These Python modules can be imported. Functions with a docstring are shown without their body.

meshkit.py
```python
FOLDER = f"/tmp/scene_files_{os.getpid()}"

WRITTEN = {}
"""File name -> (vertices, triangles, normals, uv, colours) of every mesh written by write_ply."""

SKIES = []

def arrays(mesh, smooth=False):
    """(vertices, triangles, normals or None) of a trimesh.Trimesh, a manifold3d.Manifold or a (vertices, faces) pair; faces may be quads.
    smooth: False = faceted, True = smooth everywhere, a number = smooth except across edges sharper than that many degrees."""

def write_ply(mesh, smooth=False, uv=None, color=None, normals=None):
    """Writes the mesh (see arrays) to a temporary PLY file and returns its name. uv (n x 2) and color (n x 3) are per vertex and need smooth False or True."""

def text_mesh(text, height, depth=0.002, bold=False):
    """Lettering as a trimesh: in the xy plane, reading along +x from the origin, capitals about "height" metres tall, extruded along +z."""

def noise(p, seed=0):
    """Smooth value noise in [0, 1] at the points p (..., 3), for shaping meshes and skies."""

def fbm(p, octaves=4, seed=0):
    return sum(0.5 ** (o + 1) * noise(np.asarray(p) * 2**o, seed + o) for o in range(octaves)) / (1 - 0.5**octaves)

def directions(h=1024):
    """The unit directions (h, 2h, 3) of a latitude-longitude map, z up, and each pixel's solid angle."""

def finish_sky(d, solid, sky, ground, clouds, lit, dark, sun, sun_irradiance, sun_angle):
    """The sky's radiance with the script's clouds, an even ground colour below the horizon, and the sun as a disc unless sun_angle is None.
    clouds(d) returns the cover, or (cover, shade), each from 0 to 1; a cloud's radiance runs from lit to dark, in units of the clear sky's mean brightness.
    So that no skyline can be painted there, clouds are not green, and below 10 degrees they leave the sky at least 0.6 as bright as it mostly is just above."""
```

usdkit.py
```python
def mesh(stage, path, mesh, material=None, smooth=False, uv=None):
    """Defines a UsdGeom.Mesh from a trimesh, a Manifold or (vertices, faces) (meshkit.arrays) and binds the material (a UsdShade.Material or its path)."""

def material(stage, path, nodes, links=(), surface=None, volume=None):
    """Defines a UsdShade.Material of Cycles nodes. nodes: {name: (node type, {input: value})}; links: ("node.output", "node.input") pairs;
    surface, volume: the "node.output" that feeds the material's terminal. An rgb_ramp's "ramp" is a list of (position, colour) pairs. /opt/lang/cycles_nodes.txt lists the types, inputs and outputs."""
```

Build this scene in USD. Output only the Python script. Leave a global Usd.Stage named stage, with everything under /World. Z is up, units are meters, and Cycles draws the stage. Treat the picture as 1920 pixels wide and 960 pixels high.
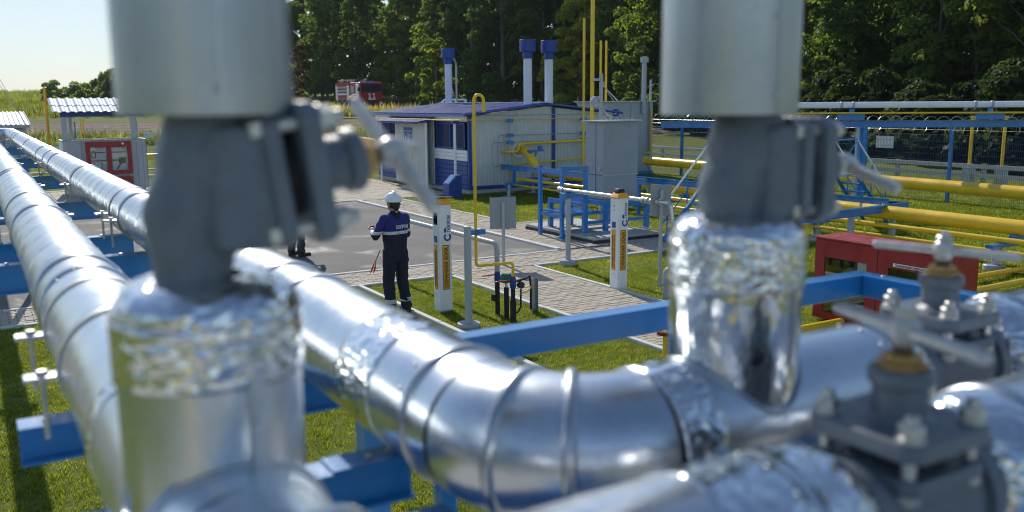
import math, random, re
import numpy as np, trimesh, manifold3d
from manifold3d import Manifold
from pxr import Usd, UsdGeom, UsdShade, UsdLux, Sdf, Gf, Vt
import usdkit, meshkit

random.seed(7); RNG = np.random.default_rng(7)
stage = Usd.Stage.CreateInMemory()
UsdGeom.SetStageUpAxis(stage, UsdGeom.Tokens.z)
UsdGeom.SetStageMetersPerUnit(stage, 1.0)
UsdGeom.Xform.Define(stage, '/World')
UsdGeom.Scope.Define(stage, '/World/Looks')

# ------------------------------------------------------------------ camera, sky, sun
# site frame: x and y run along the paving grid, z is up; the camera looks over the pipes towards (+x, +y)
EYE = np.array([0, 0, 3.1])
PITCH, ROLL, YAW = math.radians(9.77), math.radians(-0.45), math.radians(-31.0)
def camera_axes():
    cp, sp, cr, sr, ca, sa = math.cos(PITCH), math.sin(PITCH), math.cos(ROLL), math.sin(ROLL), math.cos(YAW), math.sin(YAW)
    R = np.array([[1, 0, 0], [0, cp, -sp], [0, sp, cp]]); Q = np.array([[cr, 0, sr], [0, 1, 0], [-sr, 0, cr]])
    S = np.array([[ca, sa, 0], [-sa, ca, 0], [0, 0, 1.]])
    return Q @ R @ S
CAM = camera_axes()
cam = UsdGeom.Camera.Define(stage, '/World/camera')
right, fwd, up = CAM
cam.AddTransformOp().Set(Gf.Matrix4d(*right, 0, *up, 0, *(-fwd), 0, *EYE, 1))
cam.CreateHorizontalApertureAttr(36.0); cam.CreateVerticalApertureAttr(18.0)
cam.CreateFocalLengthAttr(36.0 * 1675 / 1920)
cam.CreateFStopAttr(2.5); cam.CreateFocusDistanceAttr(10.5)
cam.CreateClippingRangeAttr(Gf.Vec2f(0.05, 5000))
cam.CreateExposureAttr(0.0)

SUN_EL, SUN_AZ = math.radians(36), math.radians(9.0)     # azimuth from +y towards +x
sun_dir = np.array([math.sin(SUN_AZ) * math.cos(SUN_EL), math.cos(SUN_AZ) * math.cos(SUN_EL), math.sin(SUN_EL)])
sky_mat = usdkit.material(stage, '/World/Looks/sky', {
    's': ('sky_texture', {'sky_type': 'single_scattering', 'sun_disc': False, 'sun_elevation': SUN_EL, 'sun_rotation': SUN_AZ, 'altitude': 150.0, 'air_density': 1.0, 'aerosol_density': .35, 'ozone_density': 2.0}),
    't': ('texture_coordinate', {}), 'x': ('separate_xyz', {}), 'h': ('map_range', {'from_min': 0.0, 'from_max': 0.45, 'to_min': .80, 'to_max': .04, 'clamp': True}),
    'n': ('noise_texture', {'scale': 2.2, 'detail': 4.0}), 'nm': ('map_range', {'from_min': .3, 'from_max': .7, 'to_min': .8, 'to_max': 1.1, 'clamp': True}), 'f': ('math', {'math_type': 'multiply', 'use_clamp': True}),
    'm': ('mix_color', {'b': (3.85, 4.6, 5.35), 'use_clamp': False}),
    'dt': ('vector_math', {'math_type': 'dot_product', 'vector2': (math.sin(SUN_AZ), math.cos(SUN_AZ), 0.)}), 'sw': ('map_range', {'from_min': -.35, 'from_max': .75, 'to_min': .15, 'to_max': 1.0, 'clamp': True}), 'f2': ('math', {'math_type': 'multiply', 'use_clamp': True}),
    'b': ('background_shader', {'strength': 0.128})},
    [('t.generated', 'x.vector'), ('x.z', 'h.value'), ('t.generated', 'n.vector'), ('n.fac', 'nm.value'), ('h.result', 'f.value1'), ('nm.result', 'f.value2'), ('t.generated', 'dt.vector1'), ('dt.value', 'sw.value'), ('f.value', 'f2.value1'), ('sw.result', 'f2.value2'), ('f2.value', 'm.fac'), ('s.color', 'm.a'), ('m.result', 'b.color')], surface='b.background')
dome = UsdLux.DomeLight.Define(stage, '/World/sky')
UsdShade.MaterialBindingAPI.Apply(dome.GetPrim()).Bind(sky_mat)
dome.GetPrim().SetCustomDataByKey('kind', 'structure')
sun = UsdLux.DistantLight.Define(stage, '/World/sun')
sun.CreateIntensityAttr(1.1); sun.CreateAngleAttr(0.53); sun.CreateColorAttr(Gf.Vec3f(1, .94, .84)); sun.CreateNormalizeAttr(True)
zx = sun_dir; xx = np.cross([0, 0, 1], zx); xx /= np.linalg.norm(xx); yx = np.cross(zx, xx)
sun.AddTransformOp().Set(Gf.Matrix4d(*xx, 0, *yx, 0, *zx, 0, 0, 0, 30, 1))

def heading(hx, hy):
    """A point given as metres to the right of and ahead of the camera, in the site frame."""
    ca, sa = math.cos(YAW), math.sin(YAW)
    return np.array([ca * hx - sa * hy, sa * hx + ca * hy])

# ------------------------------------------------------------------ naming and grouping
def clean(n): return re.sub(r'[^a-z_]', '', n)
def numbered(parent, name):
    p = f'{parent}/{name}'
    if not stage.GetPrimAtPath(p): return p
    i = COUNT.get(p, 0)
    while True:
        i += 1
        q = f'{p}_{i:03d}'
        if not stage.GetPrimAtPath(q):
            COUNT[p] = i
            return q
COUNT = {}
def tag(prim, label=None, cat=None, group=None, kind=None):
    p = prim.GetPrim() if hasattr(prim, 'GetPrim') else prim
    for k, v in (('label', label), ('category', cat), ('group', group), ('kind', kind)):
        if v: p.SetCustomDataByKey(k, v)
    return p
def thing(name, label, cat, loc=(0, 0, 0), rz=0., group=None, M=None):
    x = UsdGeom.Xform.Define(stage, numbered('/World', name))
    if M is not None: x.AddTransformOp().Set(Gf.Matrix4d(*np.asarray(M, float).T.ravel()))
    else:
        x.AddTranslateOp().Set(Gf.Vec3d(*map(float, loc)))
        if rz: x.AddRotateZOp().Set(float(rz))
    return tag(x, label, cat, group)
def part(parent, name, mesh, mat, smooth=False, label=None, kind=None):
    pp = str(parent.GetPath()) if parent is not None else '/World'
    m = usdkit.mesh(stage, numbered(pp, name), mesh, mat, smooth=smooth)
    return tag(m, label, None, None, kind)
def single(name, mesh, mat, label, cat, group=None, smooth=False):
    return tag(part(None, name, mesh, mat, smooth), label, cat, group)
def struct(name, mesh, mat, smooth=False, kind='structure', label=None):
    return tag(part(None, name, mesh, mat, smooth), label, None, None, kind)
def copy_of(src, label, loc, rz=0., scale=None, group=None, M=None):
    was = src.GetCustomData()
    x = UsdGeom.Xform.Define(stage, numbered('/World', re.sub(r'_\d{3}$', '', src.GetName())))
    x.GetPrim().GetReferences().AddInternalReference(src.GetPath())
    x.ClearXformOpOrder()
    if M is not None: x.AddTransformOp(opSuffix='at').Set(Gf.Matrix4d(*np.asarray(M, float).T.ravel()))
    else:
        x.AddTranslateOp(opSuffix='at').Set(Gf.Vec3d(*map(float, loc)))
        x.AddRotateZOp(opSuffix='at').Set(float(rz))
        if scale is not None: x.AddScaleOp(opSuffix='at').Set(Gf.Vec3f(*map(float, scale)))
    x.GetPrim().SetInstanceable(True)
    p = x.GetPrim()
    return tag(p, label, was['category'], group or was.get('group'))

# ------------------------------------------------------------------ mesh helpers
def box(x0, x1, y0, y1, z0, z1):
    v = np.array([[x, y, z] for x in (x0, x1) for y in (y0, y1) for z in (z0, z1)], float)
    f = np.array([[0, 1, 3], [0, 3, 2], [4, 6, 7], [4, 7, 5], [0, 4, 5], [0, 5, 1], [2, 3, 7], [2, 7, 6], [0, 2, 6], [0, 6, 4], [1, 5, 7], [1, 7, 3]])
    return trimesh.Trimesh(v, f, process=False)
def cbox(x, y, z, sx, sy, sz): return box(x - sx / 2, x + sx / 2, y - sy / 2, y + sy / 2, z, z + sz)
def cat(*ms):
    ms = [m for a in ms for m in (a if isinstance(a, (list, tuple)) else [a])]
    v, f, n = [], [], 0
    for m in ms:
        v.append(np.asarray(m.vertices)); f.append(np.asarray(m.faces) + n); n += len(m.vertices)
    return trimesh.Trimesh(np.vstack(v), np.vstack(f), process=False)
def moved(m, T=(0, 0, 0), rz=0., rx=0., ry=0.):
    m = m.copy(); R = trimesh.transformations.euler_matrix(math.radians(rx), math.radians(ry), math.radians(rz))
    m.apply_transform(R); m.apply_translation(T); return m
def frames(P):
    P = np.asarray(P, float); t = np.gradient(P, axis=0); t /= np.linalg.norm(t, axis=1)[:, None]
    a = np.array([0, 0, 1.]) if abs(t[0][2]) < .9 else np.array([1., 0, 0])
    n = a - t[0] * (a @ t[0]); n /= np.linalg.norm(n); out = [n]
    for i in range(1, len(P)):
        n = n - t[i] * (n @ t[i]); n /= np.linalg.norm(n); out.append(n)
    N = np.array(out); return t, N, np.cross(t, N)
def tube(P, r, n=12, cap=True):
    P = np.asarray(P, float); r = np.broadcast_to(r, len(P)); t, N, B = frames(P)
    th = np.arange(n) * 2 * math.pi / n
    v = (P[:, None] + r[:, None, None] * (np.cos(th)[None, :, None] * N[:, None] + np.sin(th)[None, :, None] * B[:, None])).reshape(-1, 3)
    f = []
    for i in range(len(P) - 1):
        for j in range(n):
            a, b, c, d = i * n + j, i * n + (j + 1) % n, (i + 1) * n + j, (i + 1) * n + (j + 1) % n
            f += [[a, b, d], [a, d, c]]
    v = list(v)
    if cap:
        k = len(v); v += [P[0], P[-1]]; e = (len(P) - 1) * n
        for j in range(n): f += [[k, (j + 1) % n, j], [k + 1, e + j, e + (j + 1) % n]]
    return trimesh.Trimesh(np.array(v), np.array(f), process=False)
def rod(p, q, r, n=10, r2=None): return tube([p, q], [r, r if r2 is None else r2], n)
def bend(pts, R, k=8):
    """Polyline with its corners rounded to radius R."""
    pts = [np.asarray(p, float) for p in pts]; out = [pts[0]]
    for a, b, c in zip(pts, pts[1:], pts[2:]):
        u = (a - b) / np.linalg.norm(a - b); w = (c - b) / np.linalg.norm(c - b)
        ang = math.acos(np.clip(u @ w, -1, 1)); d = R / math.tan(ang / 2)
        cen = b + (u + w) / np.linalg.norm(u + w) * (R / math.sin(ang / 2))
        s, e = b + u * d, b + w * d; x = (s - cen) / R; y = (e - cen) / R
        tot = math.acos(np.clip(x @ y, -1, 1))
        for i in range(k + 1):
            f = i / k; out.append(cen + R * (math.sin((1 - f) * tot) * x + math.sin(f * tot) * y) / math.sin(tot))
    return out + [pts[-1]]
def lathe(prof, n=24, axis='z', at=(0, 0, 0)):
    prof = np.asarray(prof, float); th = np.arange(n) * 2 * math.pi / n; v = []
    for r, z in prof: v += [(r * math.cos(a), r * math.sin(a), z) for a in th]
    f = []
    for i in range(len(prof) - 1):
        for j in range(n):
            a, b, c, d = i * n + j, i * n + (j + 1) % n, (i + 1) * n + j, (i + 1) * n + (j + 1) % n
            f += [[a, b, d], [a, d, c]]
    v = np.array(v)
    if axis == 'x': v = v[:, [2, 0, 1]]
    elif axis == 'y': v = v[:, [1, 2, 0]]
    return trimesh.Trimesh(v + np.asarray(at), np.array(f), process=False)
def man(m):
    if isinstance(m, Manifold): 
        d = m.to_mesh(); return trimesh.Trimesh(np.array(d.vert_properties[:, :3], float), np.array(d.tri_verts), process=False)
    return m
def sph(p, r, n=20): return Manifold.sphere(float(r), n).translate(tuple(map(float, p)))
def hull(*ps, n=20): return Manifold.batch_hull([sph(p, r, n) for p, r in ps])
def rbox(x0, x1, y0, y1, z0, z1, r=.006, n=8):
    return man(Manifold.batch_hull([sph((x, y, z), r, n) for x in (x0 + r, x1 - r) for y in (y0 + r, y1 - r) for z in (z0 + r, z1 - r)]))
def hexnut(p, axis, r, h):
    m = lathe([(0, 0), (r, 0), (r, h * .85), (r * .86, h), (0, h)], 6)
    T = trimesh.geometry.align_vectors([0, 0, 1], axis); T[:3, 3] = p; m.apply_transform(T); return m
def plate_text(s, h, depth=.003, bold=True):
    m = meshkit.text_mesh(s, h, depth, bold); return m
def grid(x0, x1, y0, y1, nx, ny, zf):
    X, Y = np.meshgrid(np.linspace(x0, x1, nx + 1), np.linspace(y0, y1, ny + 1), indexing='ij')
    v = np.stack([X, Y, zf(X, Y)], -1).reshape(-1, 3); k = np.arange(nx * (ny + 1)).reshape(nx, ny + 1)[:, :-1].ravel()
    f = np.stack([k, k + ny + 1, k + ny + 2, k + 1], 1)
    return trimesh.Trimesh(v, np.vstack([f[:, [0, 1, 2]], f[:, [0, 2, 3]]]), process=False)

# ------------------------------------------------------------------ materials
def mat(name, col, rough=.5, metal=0., var=.12, scale=6., bump=0., bscale=40., rvar=.1, coords='position', spec=.5, dirt=None, coat=0.):
    """Plain material whose colour and roughness vary a little over the surface."""
    c = np.array(col, float)
    N = {'g': ('geometry', {}), 't': ('texture_coordinate', {}),
         'n': ('noise_texture', {'scale': scale, 'detail': 5.0, 'roughness': .6}),
         'r': ('rgb_ramp', {'ramp': [(.3, tuple(c * (1 - var))), (.7, tuple(np.minimum(c * (1 + var), 1)))]}),
         'm': ('map_range', {'from_min': .3, 'from_max': .7, 'to_min': max(rough - rvar, .02), 'to_max': min(rough + rvar, 1)}),
         'p': ('principled_bsdf', {'metallic': metal, 'specular_ior_level': spec, 'coat_weight': coat, 'coat_roughness': .1})}
    src = 'g.position' if coords == 'position' else 't.object'
    L = [(src, 'n.vector'), ('n.fac', 'r.fac'), ('n.fac', 'm.value'), ('m.result', 'p.roughness')]
    last = 'r.color'
    if dirt:
        N['dn'] = ('noise_texture', {'scale': scale * 3.1, 'detail': 6.0, 'roughness': .7})
        N['dm'] = ('map_range', {'from_min': .55, 'from_max': .75, 'to_min': 0., 'to_max': .7, 'clamp': True})
        N['dx'] = ('mix_color', {'b': tuple(dirt)})
        L += [(src, 'dn.vector'), ('dn.fac', 'dm.value'), ('dm.result', 'dx.fac'), (last, 'dx.a')]; last = 'dx.result'
    L.append((last, 'p.base_color'))
    if bump:
        N['bn'] = ('noise_texture', {'scale': bscale, 'detail': 4.0}); N['b'] = ('bump', {'strength': bump, 'distance': .01})
        L += [(src, 'bn.vector'), ('bn.fac', 'b.height'), ('b.normal', 'p.normal')]
    return usdkit.material(stage, f'/World/Looks/{name}', N, L, surface='p.BSDF')

BLUE = mat('blue_paint', (.014, .175, .47), .24, var=.15, scale=3, bump=.04, bscale=60, dirt=(.03, .16, .38), coat=.6)
DBLUE = mat('deep_blue_paint', (.012, .05, .24), .4, var=.12, scale=2)
YEL = mat('yellow_paint', (.80, .51, .02), .30, var=.08, scale=3)
YEL2 = mat('bollard_orange', (.80, .36, .02), .45, var=.06)
WHITE = mat('white_paint', (.76, .78, .79), .4, var=.05, scale=4)
OFFW = mat('ribbed_white_sheet', (.56, .58, .56), .42, var=.06, scale=1.3, dirt=(.45, .46, .43))
GREY = mat('grey_paint', (.27, .30, .33), .4, var=.06, scale=2, dirt=(.22, .24, .26))
LGREY = mat('light_grey_paint', (.38, .41, .43), .42, var=.06, scale=2)
CAST = mat('cast_grey_paint', (.112, .138, .168), .42, var=.14, scale=22, bump=.16, bscale=160, rvar=.12, dirt=(.075, .07, .065))
CASTD = mat('dark_gasket', (.012, .013, .016), .7, var=.2)
BRASS = mat('brass', (.42, .27, .12), .45, .9, var=.15, scale=30)
LEVER = mat('lever_zinc_paint', (.46, .46, .45), .38, .35, var=.12, scale=40, dirt=(.3, .29, .27))
STEM = mat('rusty_stem', (.10, .065, .045), .55, .6, var=.4, scale=60)
STEEL = mat('bright_steel', (.60, .61, .62), .28, 1., var=.08, scale=15)
ZINC = mat('zinc_hardware', (.55, .55, .53), .42, 1., var=.15, scale=60)
RED = mat('red_paint', (.27, .016, .018), .35, var=.12, scale=2.5)
REDTOP = mat('weathered_red_top', (.30, .022, .022), .38, var=.1, scale=5, dirt=(.62, .30, .28))
BLACK = mat('black_plastic', (.012, .012, .013), .45, var=.2)
RUBBER = mat('black_rubber', (.015, .015, .016), .8, var=.2)
GREEN = mat('green_valve_paint', (.01, .16, .10), .4)
CONC = mat('concrete', (.42, .41, .39), .85, var=.12, scale=9, bump=.3, bscale=70)
SLABSIDE = mat('bitumen_side', (.03, .03, .032), .7, var=.25, scale=8)
SKIN = mat('skin', (.46, .25, .17), .5, var=.08, scale=20)
NAVY = mat('navy_cloth', (.009, .011, .028), .85, var=.3, scale=12, bump=.5, bscale=22)
JBLUE = mat('blue_cloth', (.022, .022, .16), .8, var=.2, scale=10, bump=.5, bscale=22)
REFL = mat('reflective_tape', (.55, .58, .60), .3, .3, var=.1, scale=20)
HAIR = mat('dark_hair', (.02, .014, .01), .6)
HELM = mat('white_helmet', (.80, .82, .83), .22, var=.02, coat=.5)
LETTER = mat('white_lettering', (.80, .81, .82), .5)
LOGO = mat('logo_blue', (.02, .06, .30), .45)
SIGNBLUE = mat('sign_blue', (.012, .05, .30), .4)
SIGNRED = mat('sign_red', (.42, .02, .02), .4)
DARK = mat('dark_interior', (.02, .025, .03), .6)
TYRE = mat('tyre', (.02, .02, .02), .85)
DARKGLASS = mat('dark_glass', (.012, .018, .026), .08, var=.05, spec=.8)
MESHBLUE = mat('mesh_wire_blue', (.015, .06, .16), .45)
RAZOR = mat('razor_steel', (.45, .46, .46), .4, .9)
BARK = mat('bark', (.06, .045, .032), .9, var=.35, scale=5, bump=.8, bscale=14)
ASH = mat('trunk_grey', (.11, .10, .085), .9, var=.3, scale=4)
TRUCKRED = mat('truck_red', (.30, .018, .016), .3, var=.05, dirt=(.2, .04, .03))
HOSE = mat('canvas_hose', (.20, .21, .20), .8, var=.2, scale=30)
GALVPOST = mat('galvanised_post', (.42, .44, .45), .45, .7, var=.08)

def galvanised(name, base=.74, r0=.20, r1=.42, spiral=False):
    """Zinc coated cladding: soft mirror with brushed streaks, stains and shallow dents."""
    N = {'g': ('geometry', {}), 't': ('texture_coordinate', {}),
         'big': ('noise_texture', {'scale': 5.0, 'detail': 5.0, 'roughness': .6}),
         'fine': ('noise_texture', {'scale': 90.0, 'detail': 3.0}),
         'mp': ('mapping', {'mapping_type': 'point', 'scale': (1.6, 1.6, 1.6)}),
         'streak': ('noise_texture', {'scale': 3.0, 'detail': 6.0, 'roughness': .65}),
         'cr': ('rgb_ramp', {'ramp': [(.25, (base * .76, base * .83, base * .90)), (.55, (base * .97, base * 1.03, base * 1.09)), (.8, (base * 1.04, base * 1.10, base * 1.15))]}),
         'rm': ('map_range', {'from_min': .3, 'from_max': .7, 'to_min': r0, 'to_max': r1}),
         'dent': ('noise_texture', {'scale': 5.0, 'detail': 1.0}),
         'b': ('bump', {'strength': .10, 'distance': .01}),
         'b2': ('bump', {'strength': .015, 'distance': .002}),
         'p': ('principled_bsdf', {'metallic': 1.0})}
    L = [('g.position', 'big.vector'), ('g.position', 'fine.vector'), ('g.position', 'mp.vector'), ('mp.vector', 'streak.vector'),
         ('big.fac', 'cr.fac'), ('cr.color', 'p.base_color'), ('streak.fac', 'rm.value'), ('rm.result', 'p.roughness'),
         ('g.position', 'dent.vector'), ('dent.fac', 'b.height'), ('fine.fac', 'b2.height'), ('b.normal', 'b2.normal'), ('b2.normal', 'p.normal')]
    return usdkit.material(stage, f'/World/Looks/{name}', N, L, surface='p.BSDF')
GALV = galvanised('galvanised_cladding', .66, .19, .34)
GALVB = galvanised('galvanised_spiral_duct', .60, .24, .40)
GALVJ = galvanised('galvanised_jacket', .45, .28, .44)
BAND = galvanised('cladding_band', .5, .22, .36)
def foil(name, stretch, s1, s2, strength, base, rough):
    """Crumpled foil: flat facets between sharp creases at two sizes."""
    N = {'g': ('geometry', {}), 'mp': ('mapping', {'mapping_type': 'point', 'scale': stretch}), 'wn': ('noise_texture', {'scale': 9.0, 'detail': 2.0}), 'wv': ('vector_math', {'math_type': 'multiply_add', 'vector2': (.05, .05, .05)}),
         'v1': ('voronoi_texture', {'scale': s1, 'feature': 'distance_to_edge'}), 'v2': ('voronoi_texture', {'scale': s2, 'feature': 'f1'}), 'm2': ('math', {'math_type': 'multiply', 'value2': .45}), 'mx': ('math', {'math_type': 'add'}),
         'b': ('bump', {'strength': strength, 'distance': .008}), 'p': ('principled_bsdf', {'metallic': 1.0, 'base_color': base, 'roughness': rough})}
    return usdkit.material(stage, '/World/Looks/' + name, N, [('g.position', 'mp.vector'), ('g.position', 'wn.vector'), ('wn.color', 'wv.vector1'), ('mp.vector', 'wv.vector3'), ('wv.vector', 'v1.vector'), ('wv.vector', 'v2.vector'),
        ('v1.distance', 'mx.value1'), ('v2.distance', 'm2.value1'), ('m2.value', 'mx.value2'), ('mx.value', 'b.height'), ('b.normal', 'p.normal')], surface='p.BSDF')
FOIL = foil('crinkled_foil', (.7, .7, 1.6), 30., 62., .55, (.80, .82, .84), .10)
FOIL2 = foil('wrinkled_foil_sheet', (1., 1., .4), 26., 55., .26, (.70, .72, .74), .13)
GLASS = usdkit.material(stage, '/World/Looks/window_pane', {'f': ('fresnel', {'IOR': 1.5}), 't': ('transparent_bsdf', {'color': (.92, .95, .95)}), 'g': ('glossy_bsdf', {'color': (1, 1, 1), 'roughness': .03}), 'm': ('mix_closure', {})},
     [('f.fac', 'm.fac'), ('t.BSDF', 'm.closure1'), ('g.BSDF', 'm.closure2')], surface='m.closure')

def leafy(name, lo, mid, hi, trans=.45, nscale=.35, rnd=.5):
    N = {'g': ('geometry', {}), 'o': ('object_info', {}), 'n': ('noise_texture', {'scale': nscale, 'detail': 3.0}), 'i': ('math', {'math_type': 'multiply_add', 'value2': .35, 'value3': -.17}),
         'k': ('math', {'math_type': 'multiply_add', 'value2': rnd, 'value3': -rnd / 2}), 'a': ('math', {'math_type': 'add'}), 'a2': ('math', {'math_type': 'add', 'use_clamp': True}),
         'r': ('rgb_ramp', {'ramp': [(.15, lo), (.5, mid), (.85, hi)]}), 'd': ('principled_bsdf', {'roughness': .55, 'specular_ior_level': .12}), 'tc': ('mix_color', {'blend_type': 'multiply', 'fac': 1.0, 'b': (2.6, 2.5, 1.0), 'use_clamp_result': False, 'use_clamp': False}),
         't': ('translucent_bsdf', {}), 'm': ('mix_closure', {'fac': trans})}
    L = [('g.position', 'n.vector'), ('g.random_per_island', 'i.value1'), ('o.random', 'k.value1'), ('n.fac', 'a.value1'), ('i.value', 'a.value2'), ('a.value', 'a2.value1'), ('k.value', 'a2.value2'),
         ('a2.value', 'r.fac'), ('r.color', 'd.base_color'), ('r.color', 'tc.a'), ('tc.result', 't.color'), ('d.BSDF', 'm.closure1'), ('t.BSDF', 'm.closure2')]
    return usdkit.material(stage, f'/World/Looks/{name}', N, L, surface='m.closure')
LEAF = leafy('maple_leaves', (.060, .100, .024), (.135, .185, .035), (.25, .28, .06), .6)
LEAFD = leafy('dark_leaves', (.045, .080, .024), (.095, .140, .036), (.18, .21, .05), .58)
LEAFS = leafy('shrub_leaves', (.018, .034, .012), (.036, .058, .018), (.07, .09, .026), .35)
LEAFY = leafy('yellow_leaves', (.09, .13, .018), (.20, .23, .03), (.30, .28, .05), .6)
LEAFR = leafy('red_leaves', (.07, .05, .014), (.15, .045, .018), (.20, .08, .02), .35)
LEAFG = leafy('grey_green_leaves', (.14, .17, .09), (.22, .26, .13), (.32, .35, .18), .55)
BLADE = leafy('lawn_blades', (.10, .135, .020), (.175, .205, .030), (.30, .29, .085), .5, .7, .7)
WEED = leafy('field_weeds', (.085, .11, .022), (.17, .19, .04), (.30, .27, .09), .4, .08, .7)
PLUME = leafy('pale_seed_heads', (.35, .28, .20), (.45, .37, .28), (.55, .46, .36), .4, .2, .4)

def ground_mat():
    N = {'g': ('geometry', {}), 'n1': ('noise_texture', {'scale': .16, 'detail': 5.0, 'roughness': .65}), 'n2': ('noise_texture', {'scale': 3.0, 'detail': 6.0, 'roughness': .7}),
         'a': ('math', {'math_type': 'multiply_add', 'value2': .5, 'value3': 0.}), 'b': ('math', {'math_type': 'multiply_add', 'value2': .5}),
         'r': ('rgb_ramp', {'ramp': [(.32, (.075, .085, .024)), (.5, (.13, .16, .032)), (.68, (.19, .205, .055))]}),
         'x': ('separate_xyz', {}), 'dx': ('math', {'math_type': 'multiply', 'value2': .515}), 'dy': ('math', {'math_type': 'multiply_add', 'value2': .857}),
         'wob': ('math', {'math_type': 'multiply_add', 'value2': 5.0}), 'in': ('map_range', {'from_min': 75.5, 'from_max': 77.0, 'to_min': 0., 'to_max': 1., 'clamp': True}), 'out': ('map_range', {'from_min': 94., 'from_max': 99., 'to_min': 1., 'to_max': 0., 'clamp': True}), 'mk': ('math', {'math_type': 'multiply'}),
         'sr': ('rgb_ramp', {'ramp': [(.35, (.13, .095, .075)), (.55, (.27, .205, .165)), (.7, (.38, .30, .25))]}), 'sn': ('noise_texture', {'scale': 1.6, 'detail': 6.0, 'roughness': .75}),
         'mx': ('mix_color', {}), 'bp': ('bump', {'strength': .9, 'distance': .05}), 'p': ('principled_bsdf', {'roughness': .95, 'specular_ior_level': .1})}
    L = [('g.position', 'n1.vector'), ('g.position', 'n2.vector'), ('g.position', 'sn.vector'), ('n1.fac', 'a.value1'), ('n2.fac', 'b.value1'), ('a.value', 'b.value3'), ('b.value', 'r.fac'), ('sn.fac', 'sr.fac'),
         ('g.position', 'x.vector'), ('x.x', 'dx.value1'), ('x.y', 'dy.value1'), ('dx.value', 'dy.value3'), ('n1.fac', 'wob.value1'), ('dy.value', 'wob.value3'), ('wob.value', 'in.value'), ('wob.value', 'out.value'), ('in.result', 'mk.value1'), ('out.result', 'mk.value2'),
         ('mk.value', 'mx.fac'), ('r.color', 'mx.a'), ('sr.color', 'mx.b'), ('mx.result', 'p.base_color'), ('n2.fac', 'bp.height'), ('bp.normal', 'p.normal')]
    return usdkit.material(stage, '/World/Looks/ground', N, L, surface='p.BSDF')
GROUND = ground_mat()
N = {'g': ('geometry', {}), 'n': ('noise_texture', {'scale': 160.0, 'detail': 3.0}), 'b1': ('noise_texture', {'scale': .55, 'detail': 6.0, 'roughness': .68}), 'w': ('noise_texture', {'scale': .8, 'detail': 5.0, 'roughness': .6, 'distortion': .6}),
     'r': ('rgb_ramp', {'ramp': [(.3, (.095, .092, .088)), (.7, (.17, .165, .155))]}), 'r2': ('rgb_ramp', {'ramp': [(.3, (.72, .71, .70)), (.7, (1.2, 1.2, 1.2))]}), 'm': ('mix_color', {'blend_type': 'multiply', 'fac': 1.0, 'use_clamp': False}),
     'wr': ('map_range', {'from_min': .55, 'from_max': .72, 'to_min': .88, 'to_max': .56, 'clamp': True}), 'bp': ('bump', {'strength': .5, 'distance': .006}), 'p': ('principled_bsdf', {'specular_ior_level': .5})}
ASPHALT = usdkit.material(stage, '/World/Looks/asphalt', N, [('g.position', 'n.vector'), ('g.position', 'b1.vector'), ('g.position', 'w.vector'), ('n.fac', 'r.fac'), ('b1.fac', 'r2.fac'), ('r.color', 'm.a'), ('r2.color', 'm.b'), ('m.result', 'p.base_color'),
     ('w.fac', 'wr.value'), ('wr.result', 'p.roughness'), ('n.fac', 'bp.height'), ('bp.normal', 'p.normal')], surface='p.BSDF')
PAVERS = [mat(f'paver_{c}', col, .85, var=.12, scale=14, bump=.3, bscale=120) for c, col in (('sand', (.42, .365, .285)), ('buff', (.385, .34, .27)), ('pale', (.45, .40, .325)))]
JOINT = mat('joint_sand', (.17, .145, .11), .95, var=.2, scale=20)
KERB = mat('kerb_concrete', (.58, .575, .55), .8, var=.1, scale=6, bump=.2)

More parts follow.
